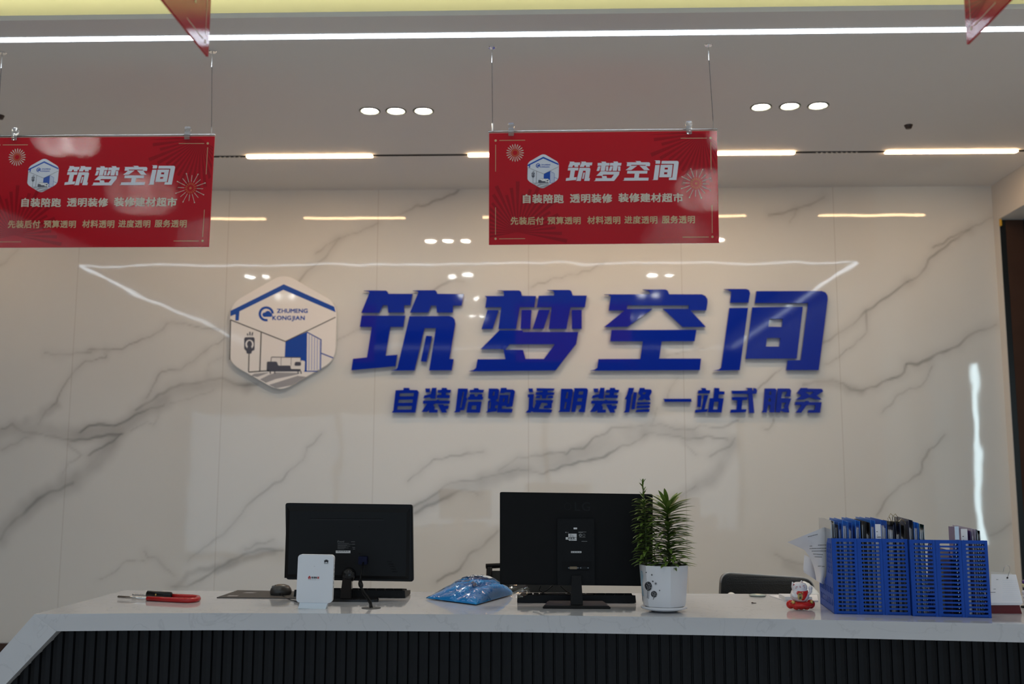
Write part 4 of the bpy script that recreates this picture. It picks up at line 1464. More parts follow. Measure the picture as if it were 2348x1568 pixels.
part('stand_hub', bm, mat('gloss dark trim', (0.010, 0.010, 0.011), 0.15, spec=.4), t, smooth=True)
x0, x1 = f(786, 1330, YM).x, f(809, 1330, YM).x
bm = NB()
hexa(bm, [(x0 - .002, -.024, .006), (x1 + .002, -.024, .006), (x1 + .002, .02, .006), (x0 - .002, .02, .006), (x0 + .003, A.y - .016, c.z + .005), (x1 - .003, A.y - .016, c.z + .005), (x1 - .003, A.y + .0, c.z + .005), (x0 + .003, A.y, c.z + .005)])
bmesh.ops.bevel(bm, geom=bm.edges[:], offset=.003, segments=2, affect='EDGES')
part('stand_neck', bm, M_blk_gloss, t)
bm = NB()
prism(bm, [fillet([(-.112, -.06), (.112, -.06), (.092, .035), (-.092, .035)], .02)], lambda x, y: (x, y, 0), (0, 0, .008))
part('stand_base', bm, M_blk_gloss, t)

# ================================================================== keyboards
def keyboard(label, c, wid, rot):
    t = thing('keyboard', label, 'keyboard', c, rot, 'black desk keyboards')
    bm = NB()
    d = .135
    hexa(bm, [(-wid / 2, 0, .002), (wid / 2, 0, .002), (wid / 2, -d, .002), (-wid / 2, -d, .002), (-wid / 2, 0, .016), (wid / 2, 0, .016), (wid / 2 - .002, -d + .002, .028), (-wid / 2 + .002, -d + .002, .028)])
    # the far side (towards the user) is low, the side facing the camera is the raised back edge
    part('case', bm, M_blk, t)
    bm = NB()
    for sx in (-1, 1):
        box(bm, sx * wid * .42 - .012, sx * wid * .42 + .012, -d + .012, -d + .03, 0, .004)
    part('feet', bm, M_blk_matte, t)
    km = None
    for r in range(6):
        n = 17 if r > 0 else 12
        y = -d + .018 + r * .0195
        z = .0275 - r * .0022
        pitch = (wid - .02) / n
        for k in range(n):
            if r == 0 and k in (1,):
                continue
            x = -wid / 2 + .01 + pitch * (k + .5)
            kb = NB()
            hexa(kb, [(x - pitch * .46, y - .008, z - .001), (x + pitch * .46, y - .008, z - .001), (x + pitch * .46, y + .008, z - .003), (x - pitch * .46, y + .008, z - .003),
                      (x - pitch * .36, y - .006, z + .007), (x + pitch * .36, y - .006, z + .007), (x + pitch * .36, y + .006, z + .006), (x - pitch * .36, y + .006, z + .006)])
            part('key', kb, M_blk_matte, t)
    return t


a, c = on_desk(1184, 1382), on_desk(1457, 1383)
keyboard('black keyboard behind the larger monitor', ((a.x + c.x) / 2, (a.y + c.y) / 2 + .135, ZD), c.x - a.x, math.atan2(c.y - a.y, c.x - a.x))
c = on_desk(931, 1371)
keyboard('black keyboard behind the smaller monitor and the router', (c.x - .215, c.y + .135, ZD), .43, -.02)

# ================================================================== mouse and pad
p = [on_desk(*q) for q in ((497, 1371), (690, 1373), (700, 1357.5), (545, 1354.5))]
b = NB()
hexa(b, [v for v in p] + [v + Vector((0, 0, .003)) for v in p])
pad = solo('mouse_pad', b, mat('dark cloth', (0.028, 0.028, 0.028), 0.55, bump=.2, bscale=400), 'dark grey mouse pad left of the white router', 'mouse pad')
b = NB()
for q in ((559, 1359.6, 571, 1361.4), (574, 1360, 580, 1361.6)):
    a0, a1 = on_desk(q[0], q[1]), on_desk(q[2], q[3])
    prism(b, [[(a0.x, a1.y), (a1.x, a1.y), (a1.x + .01, a0.y), (a0.x + .012, a0.y)]], lambda x, y: (x, y, ZD + .0034), (0, 0, 0))
a0 = on_desk(520, 1368.6); a1 = on_desk(548, 1366.8)
prism(b, [[(a0.x, a0.y), (a1.x, a0.y), (a1.x, a1.y), (a0.x, a1.y)]], lambda x, y: (x, y, ZD + .0034), (0, 0, 0))
for v in b.verts:
    v.co -= pad.location
part('pad_logo', b, mat('pale pad print', (0.32, 0.32, 0.33), 0.5), pad)
c = on_desk(641, 1366)
t = thing('computer_mouse', 'dark grey computer mouse on the mouse pad', 'mouse', (c.x, c.y + .018, ZD + .003), .35)
bm = NB()
lathe(bm, [(.030, 0), (.0335, .006), (.0335, .014), (.031, .024), (.024, .034), (.012, .0395), (0, .0405)], 32, sx=1.25, sy=.95)
part('shell', bm, mat('mouse shell', (0.055, 0.048, 0.042), 0.32), t, smooth=True)
bm = NB()
tube(bm, [(-.0405, -.001, .012), (-.034, -.004, .026), (-.022, -.006, .0375)], .0016, 6)
part('button_seam', bm, M_blk_gloss, t)
bm = NB(); ball(bm, (-.030, -.010, .030), .007, .0035, .007, 12); part('scroll_wheel', bm, mat('grey rubber', (0.18, 0.17, 0.16), 0.4), t, smooth=True)
b = NB()
w0 = Vector((c.x + .0, c.y - .008, ZD + .010))
tube(b, [w0, on_desk(655, 1371) + Vector((0, 0, .002)), on_desk(668, 1377) + Vector((0, 0, .002)), on_desk(682, 1381) + Vector((0, 0, .002)), on_desk(715, 1378) + Vector((0, 0, .002))], .0017, 6)
solo('mouse_cable', b, M_blk, 'thin black cable from the mouse to behind the white router', 'cable', smooth=True)

# ================================================================== U lock
t0 = on_desk(400, 1378)
t = thing('u_lock', 'red U-shaped door lock with a black lock body on the left desk end', 'lock', (t0.x, t0.y, ZD))
O = Vector((t0.x, t0.y, ZD))
R_ = .0088
up = Vector((0, 0, R_))
fr = [on_desk(338, 1377.6), on_desk(380, 1379.8), on_desk(415, 1381.8), on_desk(432, 1382.2)]
bk = [on_desk(420, 1373), on_desk(392, 1371.6)]
bend = [on_desk(447, 1381), on_desk(455, 1378.2), on_desk(454, 1375.2), on_desk(443, 1373.8)]
bm = NB()
tube(bm, [v + up - O for v in fr + bend + bk], R_, 12)
part('red_sleeve', bm, mat('red rubber', (0.46, 0.010, 0.012), 0.22), t, smooth=True, label='glossy red rubber sleeve')
bm = NB()
e = on_desk(271, 1373.5)
tube(bm, [e + up - O, fr[0] + up - O], R_ * .55, 10)
e2 = on_desk(304, 1368.6); e3 = on_desk(338, 1370.2)
N_ = 14
tube(bm, [(e2 + (e3 - e2) * (k / N_)) + up - O for k in range(N_ + 1)], [R_ * (.55 if (k % 3) else .38) for k in range(N_ + 1)], 10)
part('steel_prongs', bm, M_steel, t, smooth=True, label='bright steel prongs')
bm = NB()
a, c = on_desk(337, 1370.4) - O, on_desk(394, 1372.4) - O
tube(bm, [a + Vector((0, 0, .0135)), a + Vector((.003, 0, .0135)), c + Vector((-.004, 0, .0125)), c + Vector((0, 0, .0125))], [.010, .0135, .0125, .009], 14)
part('lock_body', bm, M_blk_gloss, t, smooth=True)
bm = NB()
q = a + (c - a) * .40
ball(bm, q + Vector((0, -.0115, .0135)), .0045, .003, .0045, 12)
part('keyhole', bm, mat('brass', (0.5, 0.33, 0.1), 0.3, metal=1), t, smooth=True, label='brass keyhole')

# ================================================================== router
c = on_desk(718, 1395.5)
t = thing('router', 'upright white wireless router standing in front of the smaller monitor', 'router', (c.x, c.y + .02, ZD), 0)
t.rotation_euler = (0, math.radians(.9), math.radians(2))
kk = (c.y + .01) / F_PX
wR, hR = 81 * kk, 106 * kk
zb = 12.5 * kk
M_router = mat('white router plastic', (0.74, 0.76, 0.80), 0.38)
bm = NB()
rb = rrect(-wR / 2, zb, wR / 2, zb + hR, .012, 6)
prism(bm, [rb], lambda x, z: (x, -.012, z), (0, .026, 0))
bmesh.ops.bevel(bm, geom=[e for e in bm.edges if abs(e.verts[0].co.y - e.verts[1].co.y) < 1e-6 and e.is_boundary is False and abs(e.verts[0].co.y + .012) < 1e-5 and len([1 for fc in e.link_faces if abs(fc.normal.y) > .9]) == 1], offset=.002, segments=2, affect='EDGES')
part('body', bm, M_router, t)
bm = NB()
hexa(bm, [(-wR * .42, -.024, 0), (wR * .34, -.024, 0), (wR * .34, .02, 0), (-wR * .42, .02, 0), (-wR * .40, -.010, zb + .001), (wR * .38, -.010, zb + .001), (wR * .38, .012, zb + .001), (-wR * .40, .012, zb + .001)])
part('stand', bm, mat('pale blue white plastic', (0.62, 0.70, 0.78), 0.4), t)
bm = NB()
for k in range(6):
    z = zb + hR * (.30 + .09 * k)
    box(bm, wR / 2 - .0005, wR / 2 + .0006, -.004, .008, z, z + hR * .05)
part('side_vents', bm, mat('router vent', (0.45, 0.46, 0.48), 0.5), t)


def rf(px, py):
    return ((px - 720.5) * kk, -.0126, (1395.5 - py) * kk)


bm = NB()
for i, a in enumerate((-72, -46, -24, -8, 8, 24, 46, 72)):
    ang = math.radians(a)
    d = Vector((math.sin(ang), -math.cos(ang)))
    s = Vector((-d.y, d.x))
    cc = Vector((744.3, 1294))
    L = 7.2 if abs(a) < 60 else 5.4
    prism(bm, [[tuple(cc + d * 1.2), tuple(cc + d * L * .7 + s * 1.35), tuple(cc + d * L), tuple(cc + d * L * .7 - s * 1.35)]], rf, (0, .0003, 0))
letters(bm, 'HUAWEI', 739.6, 749.2, 1295.0, 1296.9, rf, .02, (0, -.0002, 0))
part('maker_mark', bm, M_ink, t, label='black flower mark with tiny lettering')
M_rred = mat('red print', (0.50, 0.03, 0.03), 0.4)
bm = NB()
prism(bm, [[(704, 1328), (707.8, 1323.4), (711.6, 1328), (710.6, 1328), (710.6, 1330.8), (705, 1330.8), (705, 1328)], [(706.4, 1328.6), (706.4, 1329.6), (709.2, 1329.6), (709.2, 1328.6)]], rf, (0, .0003, 0))
prism(bm, [seg((705.2, 1327.4), (710.4, 1327.4), .8)], rf, (0, .0003, 0))
letters(bm, '家', 725.2, 730.4, 1325.2, 1330, rf, .03, (0, -.0002, 0))
part('red_logo', bm, M_rred, t, label='red house logo')
bm = NB()
letters(bm, '联通智', 712.2, 725, 1325.6, 1329.8, rf, .03, (0, -.0002, 0))
part('black_lettering', bm, M_ink, t)
bm = NB()
for x in (711.3, 714.8, 718.5, 722.3):
    prism(bm, [disc_pts(x, 1332.4, .7, .6, 8)], rf, (0, .0003, 0))
prism(bm, [seg((705, 1332.4), (709.5, 1332.4), .25)], rf, (0, .0003, 0))
prism(bm, [seg((725.5, 1332.4), (730, 1332.4), .25)], rf, (0, .0003, 0))
part('caption_line', bm, M_ink, t)
bm = NB()
prism(bm, [seg((716.8, 1302.6), (719.4, 1302.6), .5)], rf, (0, .0003, 0))
part('indicator_slit', bm, M_greyink, t)

# ================================================================== cables
pl = Vector((at_y(832, 1290, 3.875).x, 3.882, at_y(832, 1290, 3.875).z))
b = NB()
pts = [pl, at_y(829, 1310, 3.84), at_y(826, 1330, 3.80), at_y(826.5, 1338, 3.775), at_y(829, 1347, 3.75), at_y(835, 1358, 3.73), at_y(844, 1370, 3.715), at_y(851, 1382, 3.705), on_desk(853, 1394)]
t = thing('monitor_cable', 'black monitor cable with a bulging ferrite bead going into the desk grommet', 'cable', on_desk(853, 1394))
O = t.location.copy()
tube(b, [Vector(p) - O for p in pts], .0034, 8)
part('video_cable', b, M_blk, t, smooth=True)
b = NB()
tube(b, [Vector(p) - O for p in (pts[4], at_y(832, 1360, 3.735), at_y(842, 1373, 3.715), at_y(848, 1384, 3.70), on_desk(849, 1394.5))], .0028, 8)
part('power_cable', b, M_blk, t, smooth=True)
b = NB()
tube(b, [Vector(p) - O for p in (pts[2], pts[3], (pts[3] + pts[4]) / 2, pts[4])], [.005, .0085, .0085, .005], 12)
part('ferrite_bead', b, M_blk, t, smooth=True)
b = NB()
tube(b, [on_desk(876, 1370) + Vector((0, 0, .003)), on_desk(905, 1366) + Vector((0, 0, .003)), on_desk(868, 1377) + Vector((0, 0, .003))], .003, 6)
for k, pts in enumerate(([at_y(1268, 1342, 3.79), at_y(1252, 1355, 3.80), at_y(1235, 1364, 3.80), at_y(1222, 1364, 3.82)],
                         [at_y(1285, 1343, 3.79), at_y(1300, 1357, 3.80), at_y(1318, 1366, 3.82)],
                         [at_y(1240, 1342, 3.79), at_y(1236, 1352, 3.8), at_y(1250, 1362, 3.82), at_y(1300, 1363, 3.83), at_y(1360, 1363, 3.84)])):
    bb_ = NB()
    tube(bb_, pts, .0022, 6)
    solo('thin_cable', bb_, M_blk, ['thin black cable hanging behind the larger monitor and curling left over its keyboard',
                                    'thin black cable hanging behind the larger monitor towards its stand',
                                    'long thin black cable lying along the back of the keys under the larger monitor'][k], 'cable', smooth=True)
b.free()

# ================================================================== bagged blue garment
def bag_pt(u, v):
    a, c, d, e = on_desk(979, 1373.5), on_desk(1092, 1388), on_desk(1176, 1364), on_desk(1085, 1357)
    p = (a * (1 - u) * (1 - v) + c * u * (1 - v) + d * u * v + e * (1 - u) * v)
    return p


BAG_C = bag_pt(.5, .5)


def bag_at(u, v, grow, amp, hscale, seed, lift=0.0):
    p = BAG_C + (bag_pt(u, v) - BAG_C) * (1 + grow)
    e = (max(0, 4 * u * (1 - u)) ** .42) * (max(0, 4 * v * (1 - v)) ** .42)
    h = (.030 + .060 * v * (1 - .45 * u) + .012 * u) * hscale
    q = Vector((p.x * 14, p.y * 14, seed))
    w = noise.noise(q) * .5 + noise.noise(q * 2.3) * .35 + abs(noise.noise(q * 5)) * .35
    crease = -.020 * math.exp(-((u - .62 - .25 * v) / .05) ** 2) * e
    z = e * (h + w * amp) + crease
    return Vector((p.x, p.y, ZD + .004 + max(z, 0) + .06 * grow + lift)), e


def bag_surface(grow, amp, hscale, seed):
    bm = NB()
    n = 56
    g = [[None] * (n + 1) for _ in range(n + 1)]
    gl = [[None] * (n + 1) for _ in range(n + 1)]
    for i in range(n + 1):
        for j in range(n + 1):
            p, e = bag_at(i / n, j / n, grow, amp, hscale, seed)
            g[i][j] = bm.verts.new(p)
            gl[i][j] = bm.verts.new((p.x, p.y, ZD + .0015 + .002 * (1 - e)))
    for i in range(n):
        for j in range(n):
            bm.faces.new((g[i][j], g[i + 1][j], g[i + 1][j + 1], g[i][j + 1]))
            bm.faces.new((gl[i][j], gl[i][j + 1], gl[i + 1][j + 1], gl[i + 1][j]))
    for i in range(n):
        for A_, B2 in (((i, 0), (i + 1, 0)), ((i, n), (i + 1, n)), ((0, i), (0, i + 1)), ((n, i), (n, i + 1))):
            bm.faces.new((g[A_[0]][A_[1]], g[B2[0]][B2[1]], gl[B2[0]][B2[1]], gl[A_[0]][A_[1]]))
    return bm


c = bag_pt(.5, .5)
t = thing('bagged_garment', 'bright blue folded garment in a crinkled clear plastic bag between the two monitors', 'garment bag', (c.x, c.y, ZD))
O = t.location.copy()


def rel(bm):
    bmesh.ops.translate(bm, verts=bm.verts[:], vec=-O)
    return bm


part('garment', rel(bag_surface(0, .010, 1.0, 1.7)), mat('bright blue cloth', (0.018, 0.38, 0.84), 0.6, spec=.2, bump=.1, bscale=300), t, smooth=True, label='bright blue folded cloth')
M_film = film_mat('crinkled clear film', (0.98, 0.99, 1.0), .99, .35, 22, .07)
part('clear_film', rel(bag_surface(.025, .020, 1.07, 1.9)), M_film, t, smooth=True, label='crinkled clear plastic film')


def bag_top(u, v, lift=.002):
    return bag_at(u, v, .025, .020, 1.07, 1.9, lift)[0] - O


def bag_patch(bm, u0, u1, v0, v1, lift, n=8, m_=6, sk=0.0):
    g = [[bm.verts.new(bag_top(u0 + (u1 - u0) * i / n + sk * j / m_, v0 + (v1 - v0) * j / m_, lift)) for j in range(m_ + 1)] for i in range(n + 1)]
    for i in range(n):
        for j in range(m_):
            bm.faces.new((g[i][j], g[i + 1][j], g[i + 1][j + 1], g[i][j + 1]))


bm = NB()
bag_patch(bm, .12, .66, .58, .985, .0022, 18, 14, .04)
part('white_insert', bm, mat('white insert card', (0.66, 0.72, 0.78), 0.5), t, smooth=True, label='crumpled white end of the bag')
bm = NB()
for r_ in range(5):
    for k in range(8):
        if (k * 3 + r_) % 5:
            u = .17 + .042 * k + .012 * r_
            bag_patch(bm, u, u + .034, .52 + .055 * r_, .545 + .055 * r_, .0030, 3, 1)
for k in range(10):
    if k % 4 != 3:
        u = .26 + .042 * k
        bag_patch(bm, u, u + .034, .34, .40, .0024, 3, 2)
for k in range(3):
    bag_patch(bm, .22 + .1 * k, .27 + .1 * k, .85 + .02 * k, .90 + .02 * k, .0026, 3, 2)
bag_patch(bm, .14, .145, .36, .66, .0022, 1, 6)
bag_patch(bm, .10, .145, .36, .368, .0022, 4, 1)
part('bag_print', bm, mat('navy bag print', (0.03, 0.06, 0.12), 0.5), t)
# loose end of the film with a bar code sticker
bm = NB()
P = [at_y(1168, 1338, 3.86), at_y(1205, 1340, 3.86), at_y(1222, 1356, 3.84), at_y(1200, 1368, 3.80), at_y(1172, 1372, 3.78), at_y(1160, 1360, 3.80)]
n = 14
grid = {}
for i in range(n + 1):
    for j in range(9):
        u, v = i / n, j / 8
        top = P[0].lerp(P[1], min(1, u * 1.3)) if u < .77 else P[1].lerp(P[2], (u - .77) / .23)
        bot = P[4].lerp(P[3], u)
        q = bot.lerp(top, v)
        q = q + Vector((0, .010 * noise.noise(q * 30), .006 * noise.noise(q * 45 + Vector((3, 1, 2)))))
        q.z = max(q.z, ZD + .004)
        grid[i, j] = bm.verts.new(q - O)
for i in range(n):
    for j in range(8):
        bm.faces.new((grid[i, j], grid[i + 1, j], grid[i + 1, j + 1], grid[i, j + 1]))
part('film_tail', bm, M_film, t, smooth=True)
st = [at_y(1174, 1359, 3.788), at_y(1198, 1348, 3.79), at_y(1201, 1352, 3.785), at_y(1177, 1363, 3.783)]
bm = NB(); bm.faces.new([bm.verts.new(p - O) for p in st]); part('barcode_sticker', bm, mat('cream sticker', (0.55, 0.50, 0.42), 0.5), t, label='cream bar code sticker')
bm = NB()
for k in range(12):
    a = .12 + .066 * k
    wdt = .026 if k % 3 else .045
    q = [st[0].lerp(st[1], a), st[0].lerp(st[1], a + wdt), st[3].lerp(st[2], a + wdt), st[3].lerp(st[2], a)]
    q = [q[0].lerp(q[3], .15), q[1].lerp(q[2], .15), q[1].lerp(q[2], .7), q[0].lerp(q[3], .7)]
    bm.faces.new([bm.verts.new(p + Vector((0, -.001, .0004)) - O) for p in q])
part('barcode_lines', bm, M_ink, t)

# ================================================================== potted plant
c = on_desk(1528, 1406.5)
c = Vector((c.x, c.y + .066, ZD))
t = thing('potted_plant', 'bushy green lily plant in a white faceted pot beside the larger monitor', 'plant', c)
kk = (c.y) / F_PX
M_pot = mat('white glazed ceramic', (0.72, 0.72, 0.75), 0.14, coat=.3)


def potr(phi):
    a = (phi + .35) % (PI / 3) - PI / 6
    return 1 + .028 * (math.cos(PI / 6) / math.cos(a) - .955) / .045 * .9 - .012


zs_ = 9 * kk
rim, bot = 55 * kk, 49 * kk
ht = 92 * kk
prof = [(0, zs_), (bot * .82, zs_), (bot * .95, zs_ + .006), (bot, zs_ + .02)] + [(bot + (rim - bot) * k / 8, zs_ + .02 + (ht - .02) * k / 8) for k in range(1, 9)] + [(rim * .975, zs_ + ht + .001), (rim * .95, zs_ + ht - .001), (rim * .93, zs_ + ht - .03), (0, zs_ + ht - .03)]
bm = NB(); lathe(bm, prof, 72, rad=potr); part('pot', bm, M_pot, t, smooth=True, angle=math.radians(35))
bm = NB(); lathe(bm, [(0, 0), (.040, 0), (.058, .005), (51 * kk, .011), (51.5 * kk, .0165), (50 * kk, .019), (46 * kk, .015), (0, .013)], 56); part('saucer', bm, M_pot, t, smooth=True)
bm = NB(); lathe(bm, [(rim * .90, ht + zs_ - .022), (rim * .5, ht + zs_ - .016), (0, ht + zs_ - .014)], 40); part('soil', bm, mat('soil', (0.03, 0.02, 0.014), 0.95, bump=.6, bscale=120), t)


def pot_decal(px, py):
    x = (px - 1527.5) * kk
    z = (1407 - py) * kk
    r = bot + (rim - bot) * max(0, (z - zs_ - .02)) / (ht - .02)
    x = max(-r * .985, min(r * .985, x))
    phi = -PI / 2
    for _ in range(8):
        rr = r * potr(phi % (2 * PI))
        y = -math.sqrt(max(1e-8, rr * rr - x * x))
        phi = math.atan2(y, x)
    return Vector((x, y - .0016, z))


bm = NB()
for cx, cy, rx, ry in ((1490, 1349.5, 7, 10), (1501.3, 1366, 6.4, 7)):
    disc_patch(bm, cx, cy, rx, ry, pot_decal)
for p, q, w in (((1488, 1359), (1487.6, 1376), .8), ((1490.6, 1359), (1490, 1377), .8), ((1501, 1373), (1499.4, 1378), 1.0)):
    prism(bm, [seg(p, q, w)], pot_decal, (0, 0, 0))
for cx, cy, r in ((1485.5, 1320, 1.2), (1497, 1324.5, 2), (1499, 1338.5, 1.8), (1505, 1343, 3), (1513, 1357.5, 1.3)):
    for k in range(3):
        a = PI * k / 3 + .4
        prism(bm, [seg((cx - r * math.cos(a), cy - r * math.sin(a)), (cx + r * math.cos(a), cy + r * math.sin(a)), .7)], pot_decal, (0, 0, 0))
part('tree_decal', bm, M_ink, t, label='black tree and snowflake decal')
bm = NB()
for cx, cy, rx, ry in ((1490, 1349.5, 7, 10), (1501.3, 1366, 6.4, 7)):
    for r in range(9):
        a = r * 2.399
        q = .25 + .068 * r
        x_, y_ = cx + rx * q * math.cos(a), cy + ry * q * math.sin(a)
        prism(bm, [seg((x_ - 1.1 * math.cos(a + 1), y_ - 1.1 * math.sin(a + 1)), (x_ + 1.1 * math.cos(a + 1), y_ + 1.1 * math.sin(a + 1)), .55)], lambda x, y: pot_decal(x, y) + Vector((0, -.0006, 0)), (0, 0, 0))
part('decal_swirls', bm, M_pot, t)
bm = NB()
prism(bm, [[(1476, 1318), (1479, 1319), (1480.5, 1330), (1479, 1345), (1482, 1374), (1480, 1374), (1477, 1345)]], pot_decal, (0, 0, 0))
part('pale_tree_decal', bm, mat('pale blue decal', (0.35, 0.50, 0.60), 0.2), t)


def leaf(bm, base, az, pitch, L, wd, curl):
    d = Vector((math.cos(az), math.sin(az), 0))
    s = Vector((-d.y, d.x, 0))
    n = 7
    rows = []
    p = Vector(base)
    ang = pitch
    for i in range(n + 1):
        k = i / n
        w = wd * (math.sin(PI * min(1, (k * .92 + .08))) ** .75) * (1 if k < .98 else .1)
        dirv = d * math.cos(ang) + Vector((0, 0, 1)) * math.sin(ang)
        nn = -d * math.sin(ang) + Vector((0, 0, 1)) * math.cos(ang)
        rows.append([bm.verts.new(p - s * w + nn * w * .35), bm.verts.new(p), bm.verts.new(p + s * w + nn * w * .35)])
        p = p + dirv * (L / n)
        ang -= curl / n
    for A_, B2 in zip(rows, rows[1:]):
        bm.faces.new((A_[0], A_[1], B2[1], B2[0]))
        bm.faces.new((A_[1], A_[2], B2[2], B2[1]))


def leaf_mat():
    M = mat('lily leaf', (0.125, 0.20, 0.035), 0.4, var=.45, vscale=25)
    b = M.node_tree.nodes['Principled BSDF']
    b.inputs['Subsurface Weight'].default_value = 0
    return M


M_leaf = leaf_mat()
M_stem = mat('green stem', (0.075, 0.10, 0.02), 0.5)
rng = random.Random(11)
ztop = ht + zs_ - .018
for k, (bx, tx, top, lean, n, L0) in enumerate(((1489, 1487, 1125, -.01, 165, 35), (1537, 1541, 1178, .01, 195, 58))):
    bx_, tx_ = (bx - 1527.5) * kk, (tx - 1527.5) * kk
    hz = (1407 - top) * kk
    y0 = .012 if k == 0 else -.012
    path = [Vector((bx_ + (tx_ - bx_) * q + .004 * math.sin(q * 4 + k), y0 + .004 * math.sin(q * 3), ztop + (hz - ztop) * q)) for q in [i / 14 for i in range(15)]]
    bm = NB(); tube(bm, path, [.0042 - .0022 * i / 14 for i in range(15)], 8)
    stem = part('stem', bm, M_stem, t, smooth=True)
    bm = NB()
    for i in range(n):
        q = .05 + .95 * i / (n - 1)
        ii = min(13, int(q * 14))
        base = path[ii].lerp(path[ii + 1], q * 14 - ii)
        az = i * 2.39996 + rng.uniform(-.25, .25)
        if k == 0:
            if q > .80:
                if i % 3:
                    continue
                L, pit_, cu, wd = rng.uniform(12, 18) * kk, rng.uniform(.7, 1.1), .3, .0034
            else:
                L, pit_, cu, wd = L0 * kk * rng.uniform(.85, 1.15) * (1 if q < .6 else 1.1 - (q - .6) * 1.3), rng.uniform(.12, .4) + .5 * max(0, q - .45), rng.uniform(.6, 1.1), .0066
        else:
            L, pit_, cu, wd = L0 * kk * rng.uniform(.85, 1.2), rng.uniform(.12, .42) + 1.2 * max(0, q - .82) * 4 * .55, rng.uniform(.35, .8) * (1.2 - q * .6), .0078
            if q > .93:
                L *= 1.1
                pit_ = rng.uniform(.45, 1.0)
        leaf(bm, base, az, pit_, L, wd, cu)
    if k == 0:
        tp = path[-1]
        for az in (2.6, .3, 4.6, 1.2):
            leaf(bm, tp, az, 1.0, 13 * kk, .0022, .2)
    part('leaves', bm, M_leaf, stem, smooth=True)

# ================================================================== lucky cat figurine
c = on_desk(1840, 1399.5)
t = thing('lucky_cat', 'white beckoning lucky cat figurine with a red bib on a red cushion base', 'figurine', (c.x, c.y + .028, ZD), math.radians(4))
kk = (c.y + .02) / F_PX / 6.273        # metres per crop pixel
M_cat = mat('white glazed figurine', (0.76, 0.73, 0.76), 0.12)
M_catred = mat('glossy red figurine', (0.56, 0.015, 0.010), 0.14)
M_catgold = mat('gold paint', (0.55, 0.38, 0.12), 0.35, metal=.6)


def cp(x, y, d=0.0):
    return Vector(((x - 378) * kk, d, (1372 - y) * kk))


bm = NB()
ball(bm, cp(378, 1308), 178 * kk, .036, 58 * kk, 22)
for x, y, r in ((236, 1300, 60), (298, 1312, 58), (366, 1316, 54), (440, 1314, 58), (518, 1298, 62)):
    ball(bm, cp(x, y, -.018 if 260 < x < 480 else -.004), r * kk, r * kk * .8, min(r, 1368 - y) * kk, 14)
part('cushion', bm, M_catred, t, smooth=True)
bm = NB()
for x, y in ((252, 1262), (520, 1262)):
    ball(bm, cp(x, y, -.024 if x < 300 else -.016), 28 * kk, .006, 24 * kk, 14)
part('gold_coins', bm, M_catgold, t, smooth=True)
bm = NB()
lathe(bm, [(0, 0), (.8, .03), (1.12, .18), (1.16, .32), (1.02, .52), (.90, .60), (.97, .68), (.96, .78), (.78, .92), (.45, .985), (0, 1)], 32)
h = (1262 - 995) * kk
for v in bm.verts:
    v.co = Vector((v.co.x * 112 * kk, v.co.y * 104 * kk, v.co.z * h + (1372 - 1262) * kk))
    v.co.x += (-.0010)
for ex, ey, tl in ((285, 1012, -.35), (402, 992, .25)):
    c2 = cp(ex, ey + 12)
    R3 = Matrix.Rotation(tl, 4, 'Y')
    bmesh.ops.create_cone(bm, segments=14, radius1=40 * kk, radius2=4 * kk, depth=62 * kk, cap_ends=True, matrix=Matrix.Translation(c2) @ R3 @ Matrix.Diagonal((1, .5, 1, 1)))
tube(bm, [cp(462, 1150, -.010), cp(492, 1148, -.016), cp(506, 1120, -.018), cp(505, 1085, -.018)], [24 * kk, 22 * kk, 20 * kk, 20 * kk], 12)
ball(bm, cp(505, 1072, -.018), 29 * kk, 26 * kk, 32 * kk, 14)
tube(bm, [cp(268, 1140, -.008), cp(262, 1172, -.018), cp(298, 1188, -.026)], [26 * kk, 28 * kk, 22 * kk], 12)
ball(bm, cp(302, 1186, -.026), 24 * kk, 20 * kk, 22 * kk, 12)
part('body', bm, M_cat, t, smooth=True)


def cat_y(x, y):
    """front surface of the cat at crop point (x, y)"""
    z = (1262 - y) / 267
    prof = [(0, 0), (.8, .03), (1.12, .18), (1.16, .32), (1.02, .52), (.90, .60), (.97, .68), (.96, .78), (.78, .92), (.45, .985), (0, 1)]
    r = 0
    for (r0_, z0_), (r1_, z1_) in zip(prof, prof[1:]):
        if z0_ <= z <= z1_:
            r = r0_ + (r1_ - r0_) * (z - z0_) / (z1_ - z0_)
    xx = (x - 378) / 112 / max(r, .01)
    return -104 * kk * r * math.sqrt(max(.02, 1 - xx * xx)) - .0008


cf = lambda x, y: cp(x, y, cat_y(x, y))


def patch(bm, fx, rows, cols, f):
    g = [[bm.verts.new(f(*fx(i / rows, j / cols))) for j in range(cols + 1)] for i in range(rows + 1)]
    for i in range(rows):
        for j in range(cols):
            try:
                bm.faces.new((g[i][j], g[i + 1][j], g[i + 1][j + 1], g[i][j + 1]))
            except ValueError:
                pass


